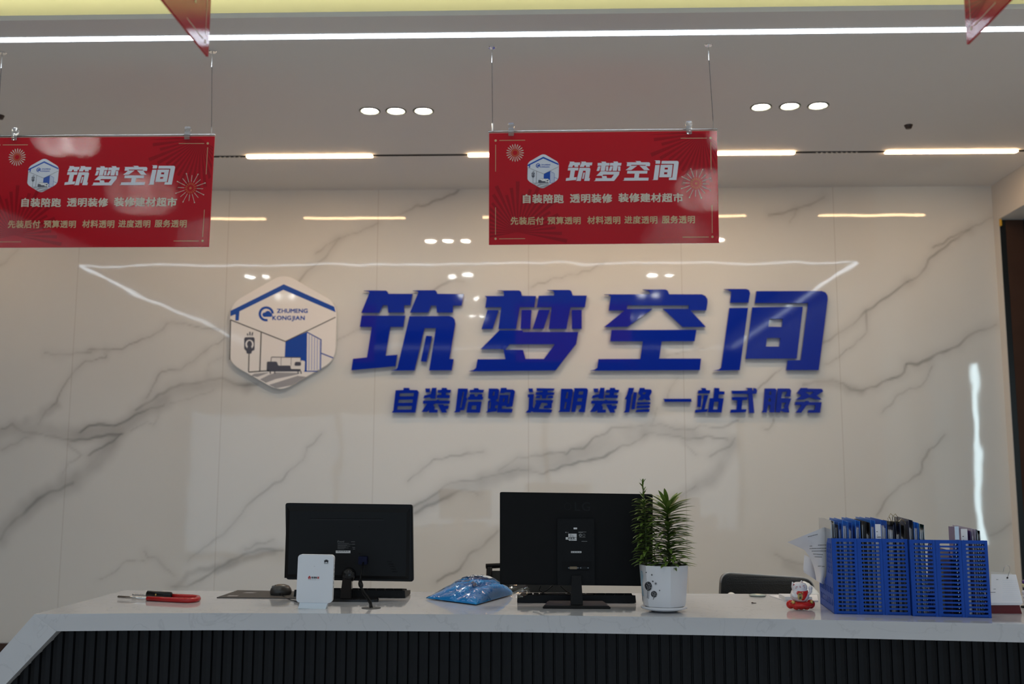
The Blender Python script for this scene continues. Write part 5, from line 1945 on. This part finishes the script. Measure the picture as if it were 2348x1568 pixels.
bm = NB()
patch(bm, lambda u, v: ((268 + (372 - 268) * u) * (1 - v) + (488 + (398 - 488) * u) * v, 1106 + 132 * u + 8 * math.sin(PI * v) * (1 - u)), 12, 12, cf)
part('bib', bm, M_catred, t, smooth=True, label='red bib')
bm = NB()
prism(bm, [disc_pts(338, 1182, 33, 50, 22)], lambda x, y: cp(x, y, min(cat_y(x, y), cat_y(338, 1182)) - .004), (0, .003, 0))
ball(bm, cp(375, 1132, cat_y(375, 1132) - .003), 11 * kk, 11 * kk, 11 * kk, 10)
part('gold_tablet', bm, M_catgold, t, label='gold tablet with dark characters')
bm = NB()
letters(bm, '千万', 316, 360, 1142, 1180, lambda x, y: cp(x, y, min(cat_y(x, y), cat_y(338, 1182)) - .0052), .03, (0, -.0002, 0))
letters(bm, '两', 318, 358, 1184, 1222, lambda x, y: cp(x, y, min(cat_y(x, y), cat_y(338, 1182)) - .0052), .03, (0, -.0002, 0))
part('tablet_print', bm, M_ink, t)
M_catpink = mat('red brown paint', (0.40, 0.03, 0.05), 0.3)
bm = NB()
cf2 = lambda x, y: cp(x, y, cat_y(x, y) - .0004)
for q in (((298, 1064), (310, 1052)), ((310, 1052), (324, 1056)), ((392, 1046), (404, 1036)), ((404, 1036), (418, 1042)), ((344, 1058), (354, 1064)), ((354, 1064), (364, 1056)),
          ((296, 1078), (306, 1074)), ((408, 1062), (420, 1060))):
    prism(bm, [seg(*q, 6)], cf2, (0, 0, 0))
prism(bm, [disc_pts(352, 1046, 7, 5, 10)], cf2, (0, 0, 0))
part('painted_face', bm, M_catpink, t)
bm = NB()
prism(bm, [[(272, 1042), (284, 1012), (300, 1036)]], lambda x, y: cp(x, y, -.0108), (0, .002, 0))
prism(bm, [[(388, 1018), (404, 988), (416, 1020)]], lambda x, y: cp(x, y, -.0108), (0, .002, 0))
part('inner_ears', bm, M_catpink, t)

# ================================================================== blue file racks
M_rack = mat('blue rack plastic', (0.006, 0.066, 0.40), 0.45, spec=.25, bump=.02, bscale=300)


def file_rack(label, PA, PB, topz):
    rot = math.atan2(PB.y - PA.y, PB.x - PA.x)
    t = thing('file_rack', label, 'file rack', (PA.x, PA.y, ZD), rot, 'blue desk file racks')
    wd = (Vector((PB.x, PB.y)) - Vector((PA.x, PA.y))).length
    Hh = topz - ZD
    D = .30
    col = wd / 3
    for k in range(3):
        bm = NB()
        x0, x1 = k * col, (k + 1) * col
        loops = [[(x0, 0), (x1, 0), (x1, Hh), (x0, Hh)]]
        n = 18
        pit_ = (Hh * .985) / (n + .9)
        for i in range(n):
            z = Hh * .022 + pit_ * (i + .62)
            loops.append(rrect(x0 + col * .17, z - pit_ * .27, x0 + col * .90 - .001, z + pit_ * .27, pit_ * .26, 3))
        prism(bm, loops, lambda x, z: (x, 0, z), (0, .0028, 0))
        # raised stiles with latch tabs
        for xx in (x0, x1 - .009):
            box(bm, xx + .0005, xx + .0085, -.0016, 0, 0, Hh)
        for i in range(4):
            z = Hh * (.08 + .25 * i)
            box(bm, x0 + .0030, x0 + .0052, -.0024, -.0015, z, z + Hh * .12)
        part('front_panel', bm, M_rack, t)
    sidef = [(0, 0), (D, 0), (D, .092), (D - .02, .095), (.155, .105), (.132, .125), (.125, .155), (.118, Hh - .05), (.105, Hh - .022), (.08, Hh - .004), (.0, Hh)]
    for k in range(4):
        bm = NB()
        holes = []
        for i in range(6):
            for j in range(3):
                z = .13 + i * (Hh - .15) / 6
                y = .020 + j * .031
                holes.append([(y, z), (y + .012, z), (y + .012, z + .018), (y, z + .018)])
        for j in range(8):
            y = .02 + j * .034
            for z in (.024, .062):
                holes.append([(y, z), (y + .016, z), (y + .016, z + .022), (y, z + .022)])
        prism(bm, [sidef] + holes, lambda y, z: (k * col - (.0015 if k else 0), y, z), (.0018, 0, 0))
        part('side_panel' if k in (0, 3) else 'divider', bm, M_rack, t)
    bm = NB(); box(bm, 0, wd, 0, D, 0, .003); part('base_plate', bm, M_rack, t)
    bm = NB(); box(bm, 0, wd, D - .003, D, .003, .05); part('rear_lip', bm, M_rack, t)
    return t, wd, Hh, col


PA, PB = on_desk(1913, 1407.5), on_desk(2089, 1411)
tz = at_y(1908, 1234, PA.y).z
rk1, w1_, h1_, c1_ = file_rack('left of the two blue slotted file racks, packed full of folders', PA, PB, tz)
PC, PD = on_desk(2093, 1412.5), on_desk(2274, 1417)
tz2 = at_y(2085, 1237, PC.y).z
rk2, w2_, h2_, c2_ = file_rack('right of the two blue slotted file racks, beside the desk calendar', PC, PD, tz2)

FOLD = {}


def fm(n, col, rough=.35):
    return mat('folder ' + n, col, rough)


F_blue, F_bright, F_navy = fm('blue', (0.012, 0.105, 0.50)), fm('bright blue', (0.014, 0.16, 0.62)), fm('navy', (0.008, 0.016, 0.060))
F_black, F_grey, F_teal = fm('black', (0.010, 0.010, 0.012)), film_mat('smoky clear cover', (0.45, 0.50, 0.56), .75, 0), film_mat('teal clear cover', (0.40, 0.72, 0.75), .8, 0)
F_purple = fm('purple', (0.10, 0.05, 0.20))


def folder(rack, x, th_, col, top, lab, paper=.6, y0=.022, y1=.288, lean=0.0, skew=.0, name='file_folder'):
    """A document folder standing on edge in the rack: two covers with a sheaf of paper between."""
    Mx = rack.matrix_world if False else Matrix.Translation(rack.location) @ Matrix.Rotation(rack.rotation_euler.z, 4, 'Z')
    p = Mx @ Vector((x, 0, .004))
    t = thing(name, lab, 'folder', p, rack.rotation_euler.z + skew, 'folders in the file racks')
    hh = top - .004
    for s, o in ((-1, 0), (1, th_)):
        bm = NB()
        hexa(bm, [(o - .0006, y0, 0), (o + .0006, y0, 0), (o + .0006, y1, 0), (o - .0006, y1, 0), (o - .0006 + lean, y0, hh - (.004 if s > 0 else 0)), (o + .0006 + lean, y0, hh - (.004 if s > 0 else 0)), (o + .0006 + lean, y1, hh), (o - .0006 + lean, y1, hh)])
        part('cover', bm, col, t)
    bm = NB(); box(bm, -.0005, th_ + .0005, y1 - .0012, y1, .001, hh - .004)
    for v in bm.verts:
        if v.co.z > .1:
            v.co.x += lean
    part('spine', bm, col, t)
    if paper:
        bm = NB()
        n = max(2, int(th_ / .0022))
        for k in range(n):
            xx = .001 + (th_ - .002) * k / n
            hz = hh - .012 - .010 * ((k * 37) % 5) / 5
            yy = y0 + .014 + .010 * ((k * 23) % 7) / 7
            box(bm, xx, xx + (th_ - .002) / n * .8, yy, y1 - .006, .001, hz * (paper if paper <= 1 else 1) / 1.0)
        for v in bm.verts:
            if v.co.z > .1:
                v.co.x += lean
        part('paper_sheaf', bm, M_paper, t, label='white paper sheaf')
    return t


specs = [
    (.004, .010, F_grey, .312, 'smoky clear folder at the left end of the left file rack', 1),
    (.018, .009, F_navy, .300, 'dark navy folder second from the left in the left file rack', 1),
    (.030, .010, F_blue, .305, 'blue folder third from the left in the left file rack', .96),
    (.043, .016, F_bright, .312, 'bright blue folder with a thick white paper sheaf near the left of the left rack', .97),
    (.062, .012, F_blue, .308, 'blue folder left of the middle of the left rack', .95),
    (.086, .014, F_bright, .314, 'bright blue folder with papers in the middle column of the left rack', .95),
    (.106, .010, F_black, .310, 'glossy black folder with a pale sheaf in the middle of the left rack', 1),
    (.120, .012, F_black, .309, 'plain black folder in the middle of the left rack', .9),
    (.136, .014, F_bright, .316, 'bright blue folder right of the black folders in the left rack', .95),
    (.170, .018, F_blue, .315, 'blue folder right of the lettered white sheet in the left rack', .97),
    (.192, .020, F_navy, .302, 'navy folder with a fat paper sheaf near the right of the left rack', .97),
    (.218, .014, F_navy, .306, 'navy folder under the binder clip in the left rack', .9),
    (.234, .012, F_black, .300, 'black folder at the right end of the left file rack', .9),
]
for x, th_, colr, top, lab, pp in specs:
    folder(rk1, x, th_, colr, top, lab, pp)
specs2 = [
    (.006, .012, F_navy, .318, 'navy folder at the left end of the right file rack', .95),
    (.022, .014, F_bright, .310, 'bright blue folder with papers in the left column of the right rack', .96),
    (.040, .014, F_teal, .304, 'clear teal folder in the left column of the right rack', .96),
    (.192, .009, F_purple, .285, 'dark purple folder in the right column of the right rack', .9),
    (.206, .011, fm('lilac', (0.45, 0.42, 0.55)), .290, 'pale lilac folder at the right end of the right rack', .95),
    (.222, .009, F_grey, .286, 'smoky clear folder last in the right column of the right rack', .98),
]
for x, th_, colr, top, lab, pp in specs2:
    folder(rk2, x, th_, colr, top, lab, pp)


def rack_pt(rack, x, y, z):
    return Matrix.Translation(rack.location) @ Matrix.Rotation(rack.rotation_euler.z, 4, 'Z') @ Vector((x, y, z))


# sheets that face the front inside the racks
def sheet(rack, x0, x1, y, top, name, lab, Mt, lines=True, th_=.002):
    t = thing(name, lab, 'paper', rack_pt(rack, x0, y, .004), rack.rotation_euler.z)
    bm = NB(); box(bm, 0, x1 - x0, 0, th_, 0, top - .004); part('sheets', bm, Mt, t)
    if lines:
        bm = NB()
        for k, (a, c2, z) in enumerate(((.18, .42, .028), (.30, .40, .040), (.22, .95, .046))):
            box(bm, (x1 - x0) * a, (x1 - x0) * c2, -.0004, -.0001, top - z - .0022, top - z)
        part('print', bm, M_ink, t)
    return t


sheet(rk1, .150, .168, .020, .300, 'document', 'white document with small dark print standing among the blue folders of the left rack', M_paper)
sheet(rk2, .170, .190, .016, .288, 'document', 'white document with faint grey print standing in the right file rack', M_paper, True, .004)
t = sheet(rk2, .150, .163, .014, .296, 'plastic_sleeve', 'clear grey plastic sleeve left of the white document in the right rack', F_grey, False, .003)

# binder clip with papers on top of the left rack
c = rack_pt(rk1, .222, .05, .305)
t = thing('binder_clip', 'brass coloured binder clip on papers on top of the left file rack', 'binder clip', c, .3)
bm = NB()
hexa(bm, [(-.016, -.006, -.012), (.016, -.006, -.012), (.016, .006, -.012), (-.016, .006, -.012), (-.016, -.002, .004), (.016, -.002, .004), (.016, .002, .004), (-.016, .002, .004)])
part('clip_body', bm, mat('dark clip metal', (0.06, 0.055, 0.045), 0.3, metal=.8), t)
bm = NB()
M_brass = mat('clip wire', (0.42, 0.36, 0.24), 0.3, metal=1)
for s in (-1, 1):
    tube(bm, [(-.010, s * .002, .003), (-.016, s * .010, .020), (-.006, s * .013, .030), (.004, s * .010, .020), (.010, s * .002, .003)], .0012, 6)
tube(bm, [(.012, 0, .0), (.022, -.006, .012), (.034, -.008, .002), (.040, -.01, -.012)], .0016, 6)
part('wire_handles', bm, M_brass, t)
c = rack_pt(rk1, .208, .06, .305)
t = thing('binder_clip', 'small dark binder clip left of the brass coloured one on the left rack', 'binder clip', c, -.4)
bm = NB()
hexa(bm, [(-.007, -.004, -.008), (.007, -.004, -.008), (.007, .004, -.008), (-.007, .004, -.008), (-.007, -.001, .004), (.007, -.001, .004), (.007, .001, .004), (-.007, .001, .004)])
part('clip_body', bm, mat('dark clip metal', (0.06, 0.055, 0.045), 0.3), t)
bm = NB()
tube(bm, [(-.004, 0, .003), (-.008, .003, .014), (.0, .004, .018), (.004, .0, .003)], .0010, 6)
part('wire_handles', bm, M_brass, t)


# curling sheets spilling out of the left rack
def curl_sheet(lab, edgeA, edgeB, ya, yb, bulge, name='loose_sheet'):
    """Sheet ruled between two outlines (photo points) at depths ya and yb."""
    bm = NB()
    n, m_ = 18, 12

    def along(e, u):
        k = u * (len(e) - 1)
        i = min(len(e) - 2, int(k))
        a, c2 = Vector(e[i]), Vector(e[i + 1])
        return a.lerp(c2, k - i)
    g = {}
    for i in range(n + 1):
        for j in range(m_ + 1):
            u, v = i / n, j / m_
            a, c2 = along(edgeA, u), along(edgeB, u)
            p = a.lerp(c2, v)
            g[i, j] = bm.verts.new(at_y(p.x, p.y, ya + (yb - ya) * v - bulge * math.sin(PI * v) * (1 - .3 * u)))
    for i in range(n):
        for j in range(m_):
            bm.faces.new((g[i, j], g[i + 1, j], g[i + 1, j + 1], g[i, j + 1]))
    return solo(name, bm, M_paper, lab, 'paper', smooth=True)


q5 = lambda x, y: (1780 + x / 6.273, 1180 + y / 6.273)
sa = [q5(*p) for p in ((160, 395), (400, 500), (490, 620), (540, 760), (570, 900), (575, 950))]
sb = [q5(*p) for p in ((760, 150), (800, 230), (775, 360), (745, 520), (730, 800), (680, 1003))]
ys = PA.y + .14
sh1 = curl_sheet('large curling printed sheet spilling out to the left of the left file rack', sa, sb, ys + .06, ys + .03, .03)
bm = NB()
for a, c2, y, sl_ in ((455, 600, 318, -.26), (480, 525, 452, -.04), (600, 705, 437, -.03), (478, 705, 488, -.03), (510, 705, 524, -.02), (530, 668, 564, .06), (552, 668, 605, .03), (598, 650, 738, .0), (660, 692, 745, 0)):
    x = a
    while x < c2 - 10:
        ln = 11 + (x * 7) % 9
        p = [q5(x, y + (x - a) * sl_ - 5), q5(x + ln, y + (x + ln - a) * sl_ - 5), q5(x + ln, y + (x + ln - a) * sl_ + 5), q5(x, y + (x - a) * sl_ + 5)]
        # the print lies on the bulged sheet
        vs = []
        for px, py in p:
            best = None
            for u in [k / 24 for k in range(25)]:
                ka = u * (len(sa) - 1); i0 = min(len(sa) - 2, int(ka)); A1 = Vector(sa[i0]).lerp(Vector(sa[i0 + 1]), ka - i0)
                B1 = Vector(sb[i0]).lerp(Vector(sb[i0 + 1]), ka - i0)
                d = B1 - A1
                v = max(0, min(1, (Vector((px, py)) - A1).dot(d) / d.length_squared))
                e = (A1 + d * v - Vector((px, py))).length
                if best is None or e < best[0]:
                    best = (e, u, v)
            _, u, v = best
            Y = ys + .06 + (-.03) * v - .03 * math.sin(PI * v) * (1 - .3 * u) - .0015
            vs.append(bm.verts.new(at_y(px, py, Y) - sh1.location))
        bm.faces.new(vs)
        x += ln + 3
part('printed_lines', bm, M_greyink, sh1)
curl_sheet('second loose sheet hanging below the large curling sheet', [q5(*p) for p in ((402, 575), (392, 700), (388, 790), (400, 830))], [q5(*p) for p in ((545, 640), (560, 780), (585, 930), (600, 960))], ys + .10, ys + .09, .01)

# items inside the half empty middle column of the right rack
p = rack_pt(rk2, .088, .06, .004)
t = thing('wall_charger', 'black plug charger lying among papers in the middle column of the right rack', 'charger', p + Vector((.02, .03, .16)), rk2.rotation_euler.z)
bm = NB(); rbox(bm, -.012, .014, -.012, .012, -.014, .010, .004); part('plug_body', bm, M_blk, t)
bm = NB(); tube(bm, [(-.006, 0, .008), (-.012, 0, .026), (-.018, 0, .05)], .004, 8); part('cord', bm, M_blk, t)
for k, (x0, x1, y, top, lab) in enumerate(((.090, .130, .12, .15, 'front leaflet of the two in the middle column of the right rack'), (.096, .130, .18, .18, 'rear leaflet of the two in the middle column of the right rack'))):
    sheet(rk2, x0, x1, y, top, 'leaflet', lab, mat('beige leaflet', (0.42, 0.37, 0.28), 0.6, var=.3, vscale=30) if k == 0 else M_paper, True, .003)
for k in range(3):
    folder(rk2, .134 + .0075 * k, .003, [F_purple, F_black, F_navy][k], .215 - .02 * k, ['thin purple card', 'thin black card', 'thin navy card'][k] + ' in the middle column of the right rack', 0, y0=.04, lean=0)

# ================================================================== desk calendar
q6 = lambda x, y: (2050 + x / 6.272, 1180 + y / 6.272)
cb = on_desk(*q6(1840, 1412))
cbl = on_desk(*q6(1410, 1420))
t = thing('desk_calendar', 'white flip desk calendar on a dark red stand at the right end of the desk', 'calendar', (cbl.x + .03, cbl.y, ZD))
O = t.location.copy()
Yc = cbl.y
bm = NB()
f6 = lambda x, y, Y: at_y(*q6(x, y), Y) - O
pp = [f6(1400, 1296, Yc + .0), f6(1805, 1300, Yc + .0), f6(1840, 1412, Yc - .0), f6(1400, 1412, Yc - .0)]
pp[2].z = pp[3].z = 0
hexa(bm, [pp[3], pp[2], pp[2] + Vector((0, .14, 0)), pp[3] + Vector((0, .14, 0)), pp[0], pp[1], pp[1] + Vector((-.01, .10, 0)), pp[0] + Vector((0, .10, 0))])
part('stand', bm, mat('dark red board', (0.13, 0.006, 0.012), 0.4), t, label='dark red stand')
bm = NB()
lo = [f6(1395, 1265, Yc - .006), f6(1850, 1265, Yc - .006)]
hi = [f6(1395, 852, Yc + .075), f6(1755, 860, Yc + .075)]
lo2 = [f6(1395, 1300, Yc - .006), f6(1822, 1300, Yc - .006)]
hexa(bm, [lo2[0], lo2[1], f6(1790, 1295, Yc + .10), f6(1395, 1295, Yc + .10), lo[0], lo[1], hi[1], hi[0]])
part('page_block', bm, M_paper, t)
bm = NB()
hb = [f6(1395, 815, Yc + .085), f6(1690, 845, Yc + .085)]
bm.faces.new([bm.verts.new(v) for v in (hi[0] + Vector((0, .002, -.01)), hi[1] + Vector((-.005, .002, -.01)), hb[1], hb[0])])
part('back_page', bm, mat('cream page', (0.66, 0.63, 0.58), 0.7), t)
bm = NB()


def on_page(x, y):
    k = (1265 - y) / (1265 - 856)
    return f6(x, y, Yc - .006 + .081 * k - .0012)


for y in range(945, 1240, 28):
    prism(bm, [seg((1560, y), (1775 + (y - 945) * .18, y + 4), 2)], on_page, (0, 0, 0))
part('ruled_lines', bm, mat('pale rule', (0.55, 0.62, 0.70), 0.7), t)
bm = NB()
for a, c2, y in ((1470, 1500, 932), (1430, 1462, 1070), (1380, 1460, 1114)):
    prism(bm, [seg((a, y), (c2, y), 5)], on_page, (0, 0, 0))
part('page_notes', bm, M_ink, t)
bm = NB()
cc = f6(1632, 905, Yc + .066)
tube(bm, [f6(1568, 828, Yc + .075), f6(1578, 775, Yc + .075), f6(1600, 738, Yc + .074), f6(1630, 724, Yc + .072), f6(1660, 745, Yc + .068), f6(1670, 800, Yc + .064), f6(1650, 850, Yc + .062), f6(1632, 905, Yc + .064)], .0011, 8)
part('wire_ring', bm, M_steel, t, smooth=True, label='steel binding ring')
bm = NB(); prism(bm, [disc_pts(1630, 906, 15, 13, 14)], on_page, (0, 0, 0)); part('punched_hole', bm, M_ink, t)

# bead ornament at the right edge
c = at_y(2349, 1372, 3.78)
t = thing('bead_ornament', 'string of small purple and white beads at the right edge of the desk', 'ornament', (c.x, 3.78, ZD))
O = t.location.copy()
for px, py, r, col, nm in ((2348, 1334, 4.6, (0.06, 0.02, 0.16), 'purple_bead'), (2347, 1342, 4.2, (0.55, 0.5, 0.28), 'cream_bead'), (2350, 1350, 4.5, (0.02, 0.02, 0.03), 'black_bead'), (2348, 1358, 5, (0.62, 0.62, 0.68), 'white_bead'), (2349, 1367, 4.6, (0.5, 0.48, 0.5), 'white_bead')):
    bm = NB(); ball(bm, at_y(px, py, 3.78) - O, r * 3.78 / F_PX, n=14); part(nm, bm, mat(nm, col, .2), t, smooth=True)
bm = NB(); tube(bm, [(at_y(2350, 1330, 3.78) - O), (at_y(2350, 1372, 3.78) - O), Vector((.004, 0, .002))], .0016, 6); part('cord', bm, M_blk, t)
bm = NB(); lathe(bm, [(0, 0), (.02, 0), (.02, .006), (0, .008)], 18, (.006, 0, 0)); part('foot', bm, M_blk, t)

# ================================================================== things at the back of the desk
c = on_desk(1737, 1366.6)
b = NB(); lathe(b, [(0, .0005), (.029, .0005), (.033, .003), (.0335, .006), (.030, .0062), (.027, .003), (0, .0025)], 36, (c.x, c.y, ZD))
solo('glass_dish', b, mat('greenish glass', (0.45, 0.52, 0.46), 0.08, coat=.5), 'small shallow glass dish at the back of the desk before the leather chair', 'dish', smooth=True)
c = on_desk(1727, 1383)
b = NB(); ball(b, (c.x - .003, c.y, ZD + .0022), .004, .003, .0022, 10); ball(b, (c.x + .005, c.y + .001, ZD + .0012), .008, .0018, .0012, 10)
solo('crumb', b, mat('brown crumb', (0.06, 0.025, 0.02), 0.6), 'tiny brown crumb on the bare desk top left of the lucky cat', 'crumb', smooth=True)
q7 = lambda x, y: (1630 + x / 8.696, 1300 + y / 8.696)
# paper stack behind the cat
P = [on_desk(*q7(1160, 580)), on_desk(*q7(1495, 690)), on_desk(*q7(2140, 690)), on_desk(*q7(2120, 570))]
b = NB()
hexa(b, [P[0], P[1], P[2] + Vector((0, .0, 0)), P[3]] + [v + Vector((0, 0, .004)) for v in P])
solo('loose_papers', b, M_paper, 'flat white papers lying behind the lucky cat', 'paper')
a, c2 = on_desk(*q7(1490, 694)), on_desk(*q7(2130, 694))
b = NB()
box(b, a.x, min(c2.x, 1.0), a.y + .006, a.y + .11, ZD + .0045, ZD + .018)
solo('white_box', b, mat('white card', (0.76, 0.76, 0.78), .5), 'low flat white box behind the lucky cat beside the left rack', 'box')
# crumpled white cloth
cb = at_y(*q7(1790, 540), 4.24)
b = NB()
bmesh.ops.create_icosphere(b, subdivisions=5, radius=1)
YW = 4.56
cx0, cx1 = at_y(*q7(1200, 500), YW).x, at_y(*q7(2230, 500), YW).x
zt = at_y(*q7(1880, 250), YW).z
for v in b.verts:
    d = v.co.copy()
    k = (d.x + 1) / 2
    env = .25 + .75 * math.sin(min(1, k * 1.25) * PI / 2)
    w = 1 + .10 * noise.noise(d * 2.2 + Vector((4, 1, 0))) + .05 * abs(noise.noise(d * 6))
    v.co = Vector((cx0 + (cx1 - cx0) * (.5 + .5 * d.x * w * .98), YW + d.y * .11 * w, .492 + max(0, (zt - .492) * (.5 + .5 * d.z * w) * env)))
solo('white_cloth', b, mat('white cloth', (0.86, 0.87, 0.87), 0.8, bump=.2, bscale=60), 'crumpled bright white cloth heaped on the leather chair behind the lucky cat', 'cloth', smooth=True)
# ================================================================== chairs
M_leather = mat('black leather', (0.014, 0.014, 0.013), 0.42, bump=.25, bscale=180)
M_mesh = mat('dark mesh fabric', (0.035, 0.035, 0.033), 0.8, bump=.3, bscale=400)


def chair_base(t):
    bm = NB(); tube(bm, [(0, 0, .06), (0, 0, .42)], .026, 14); part('gas_column', bm, M_steel, t, smooth=True)
    for k in range(5):
        a = 2 * PI * k / 5 + .3
        bm = NB(); tube(bm, [(0, 0, .095), (.28 * math.cos(a), .28 * math.sin(a), .075)], [.026, .016], 8); part('base_arm', bm, M_blk, t)
        bm = NB(); lathe(bm, [(0, 0), (.022, 0), (.028, .012), (.028, .04), (.018, .055), (.008, .07), (0, .07)], 14, (.28 * math.cos(a), .28 * math.sin(a), 0)); part('caster', bm, M_blk, t, smooth=True)
    bm = NB(); prism(bm, [rrect(-.24, -.24, .24, .22, .08)], lambda x, y: (x, y, .42), (0, 0, .07)); part('seat', bm, M_leather, t)


YC = 4.78
a, c2 = at_y(1650, 1340, YC), at_y(1864, 1340, YC)
t = thing('office_chair', 'black leather office chair with a pale rimmed backrest behind the right part of the desk', 'chair', ((a.x + c2.x) / 2, YC - .22, 0))
wd = c2.x - a.x
O = t.location.copy()
tl, tr_ = at_y(1664, 1314.5, YC).z, at_y(1858, 1328, YC).z
out = fillet([(-wd / 2 - .01, .50), (wd / 2 + .02, .50), (wd / 2, tr_), (-wd / 2 + .012, tl)], .045, 8)
bm = NB()
prism(bm, [out], lambda x, z: (x, .22 + .05 * (1 - (2 * x / wd) ** 2) * .6, z), (0, .055, 0))
part('backrest', bm, M_leather, t, label='black leather backrest')
bm = NB()
rim_ = [(x, z) for x, z in out if z > tr_ - .06]
rim_ = sorted(rim_, key=lambda p: p[0])
tube(bm, [(x, .225 + .05 * (1 - (2 * x / wd) ** 2) * .6, z + .002) for x, z in rim_], .005, 8)
part('rim', bm, mat('pale rim', (0.42, 0.42, 0.42), .35), t, smooth=True, label='pale grey rim')
bm = NB(); tube(bm, [(0, .29, .60), (0, .30, .46), (0, .05, .43)], .022, 10); part('back_support', bm, M_blk, t)
KC = at_y(1677, 1358, 4.56) - t.location
bm = NB(); tube(bm, [(KC.x, KC.y, .47), (KC.x, KC.y, KC.z - .02)], .011, 8); part('arm_post', bm, M_blk, t, smooth=True)
bm = NB(); ball(bm, (KC.x, KC.y, KC.z - .014), .018, .03, .014, 14); part('arm_cap', bm, mat('white cap plastic', (0.8, 0.8, 0.78), .4), t, smooth=True, label='small white arm cap')
chair_base(t)

YC = 4.75
a = at_y(1117, 1330, YC)
t = thing('mesh_chair', 'dark mesh office chair mostly hidden behind the larger monitor', 'chair', (a.x + .21, YC - .20, 0))
O = t.location.copy()
zt = at_y(1116, 1293, YC).z
bm = NB()
lo = -.21
for s in (-1, 1):
    tube(bm, [(s * .205, .20, .50), (s * .205, .21, .62), (s * .200, .20, zt - .012)], .014, 10)
tube(bm, [(-.216, .20, zt - .010), (-.10, .225, zt - .006), (.10, .225, zt - .006), (.216, .20, zt - .010)], .0115, 10)
tube(bm, [(-.205, .20, .52), (.205, .20, .52)], .014, 10)
part('back_frame', bm, M_blk, t, smooth=True)
bm = NB(); box(bm, -.20, .20, .198, .206, .52, zt - .03); part('mesh_back', bm, M_mesh, t)
bm = NB(); tube(bm, [(0, .205, .54), (0, .22, .46), (0, .05, .43)], .022, 10); part('back_support', bm, M_blk, t)
chair_base(t)
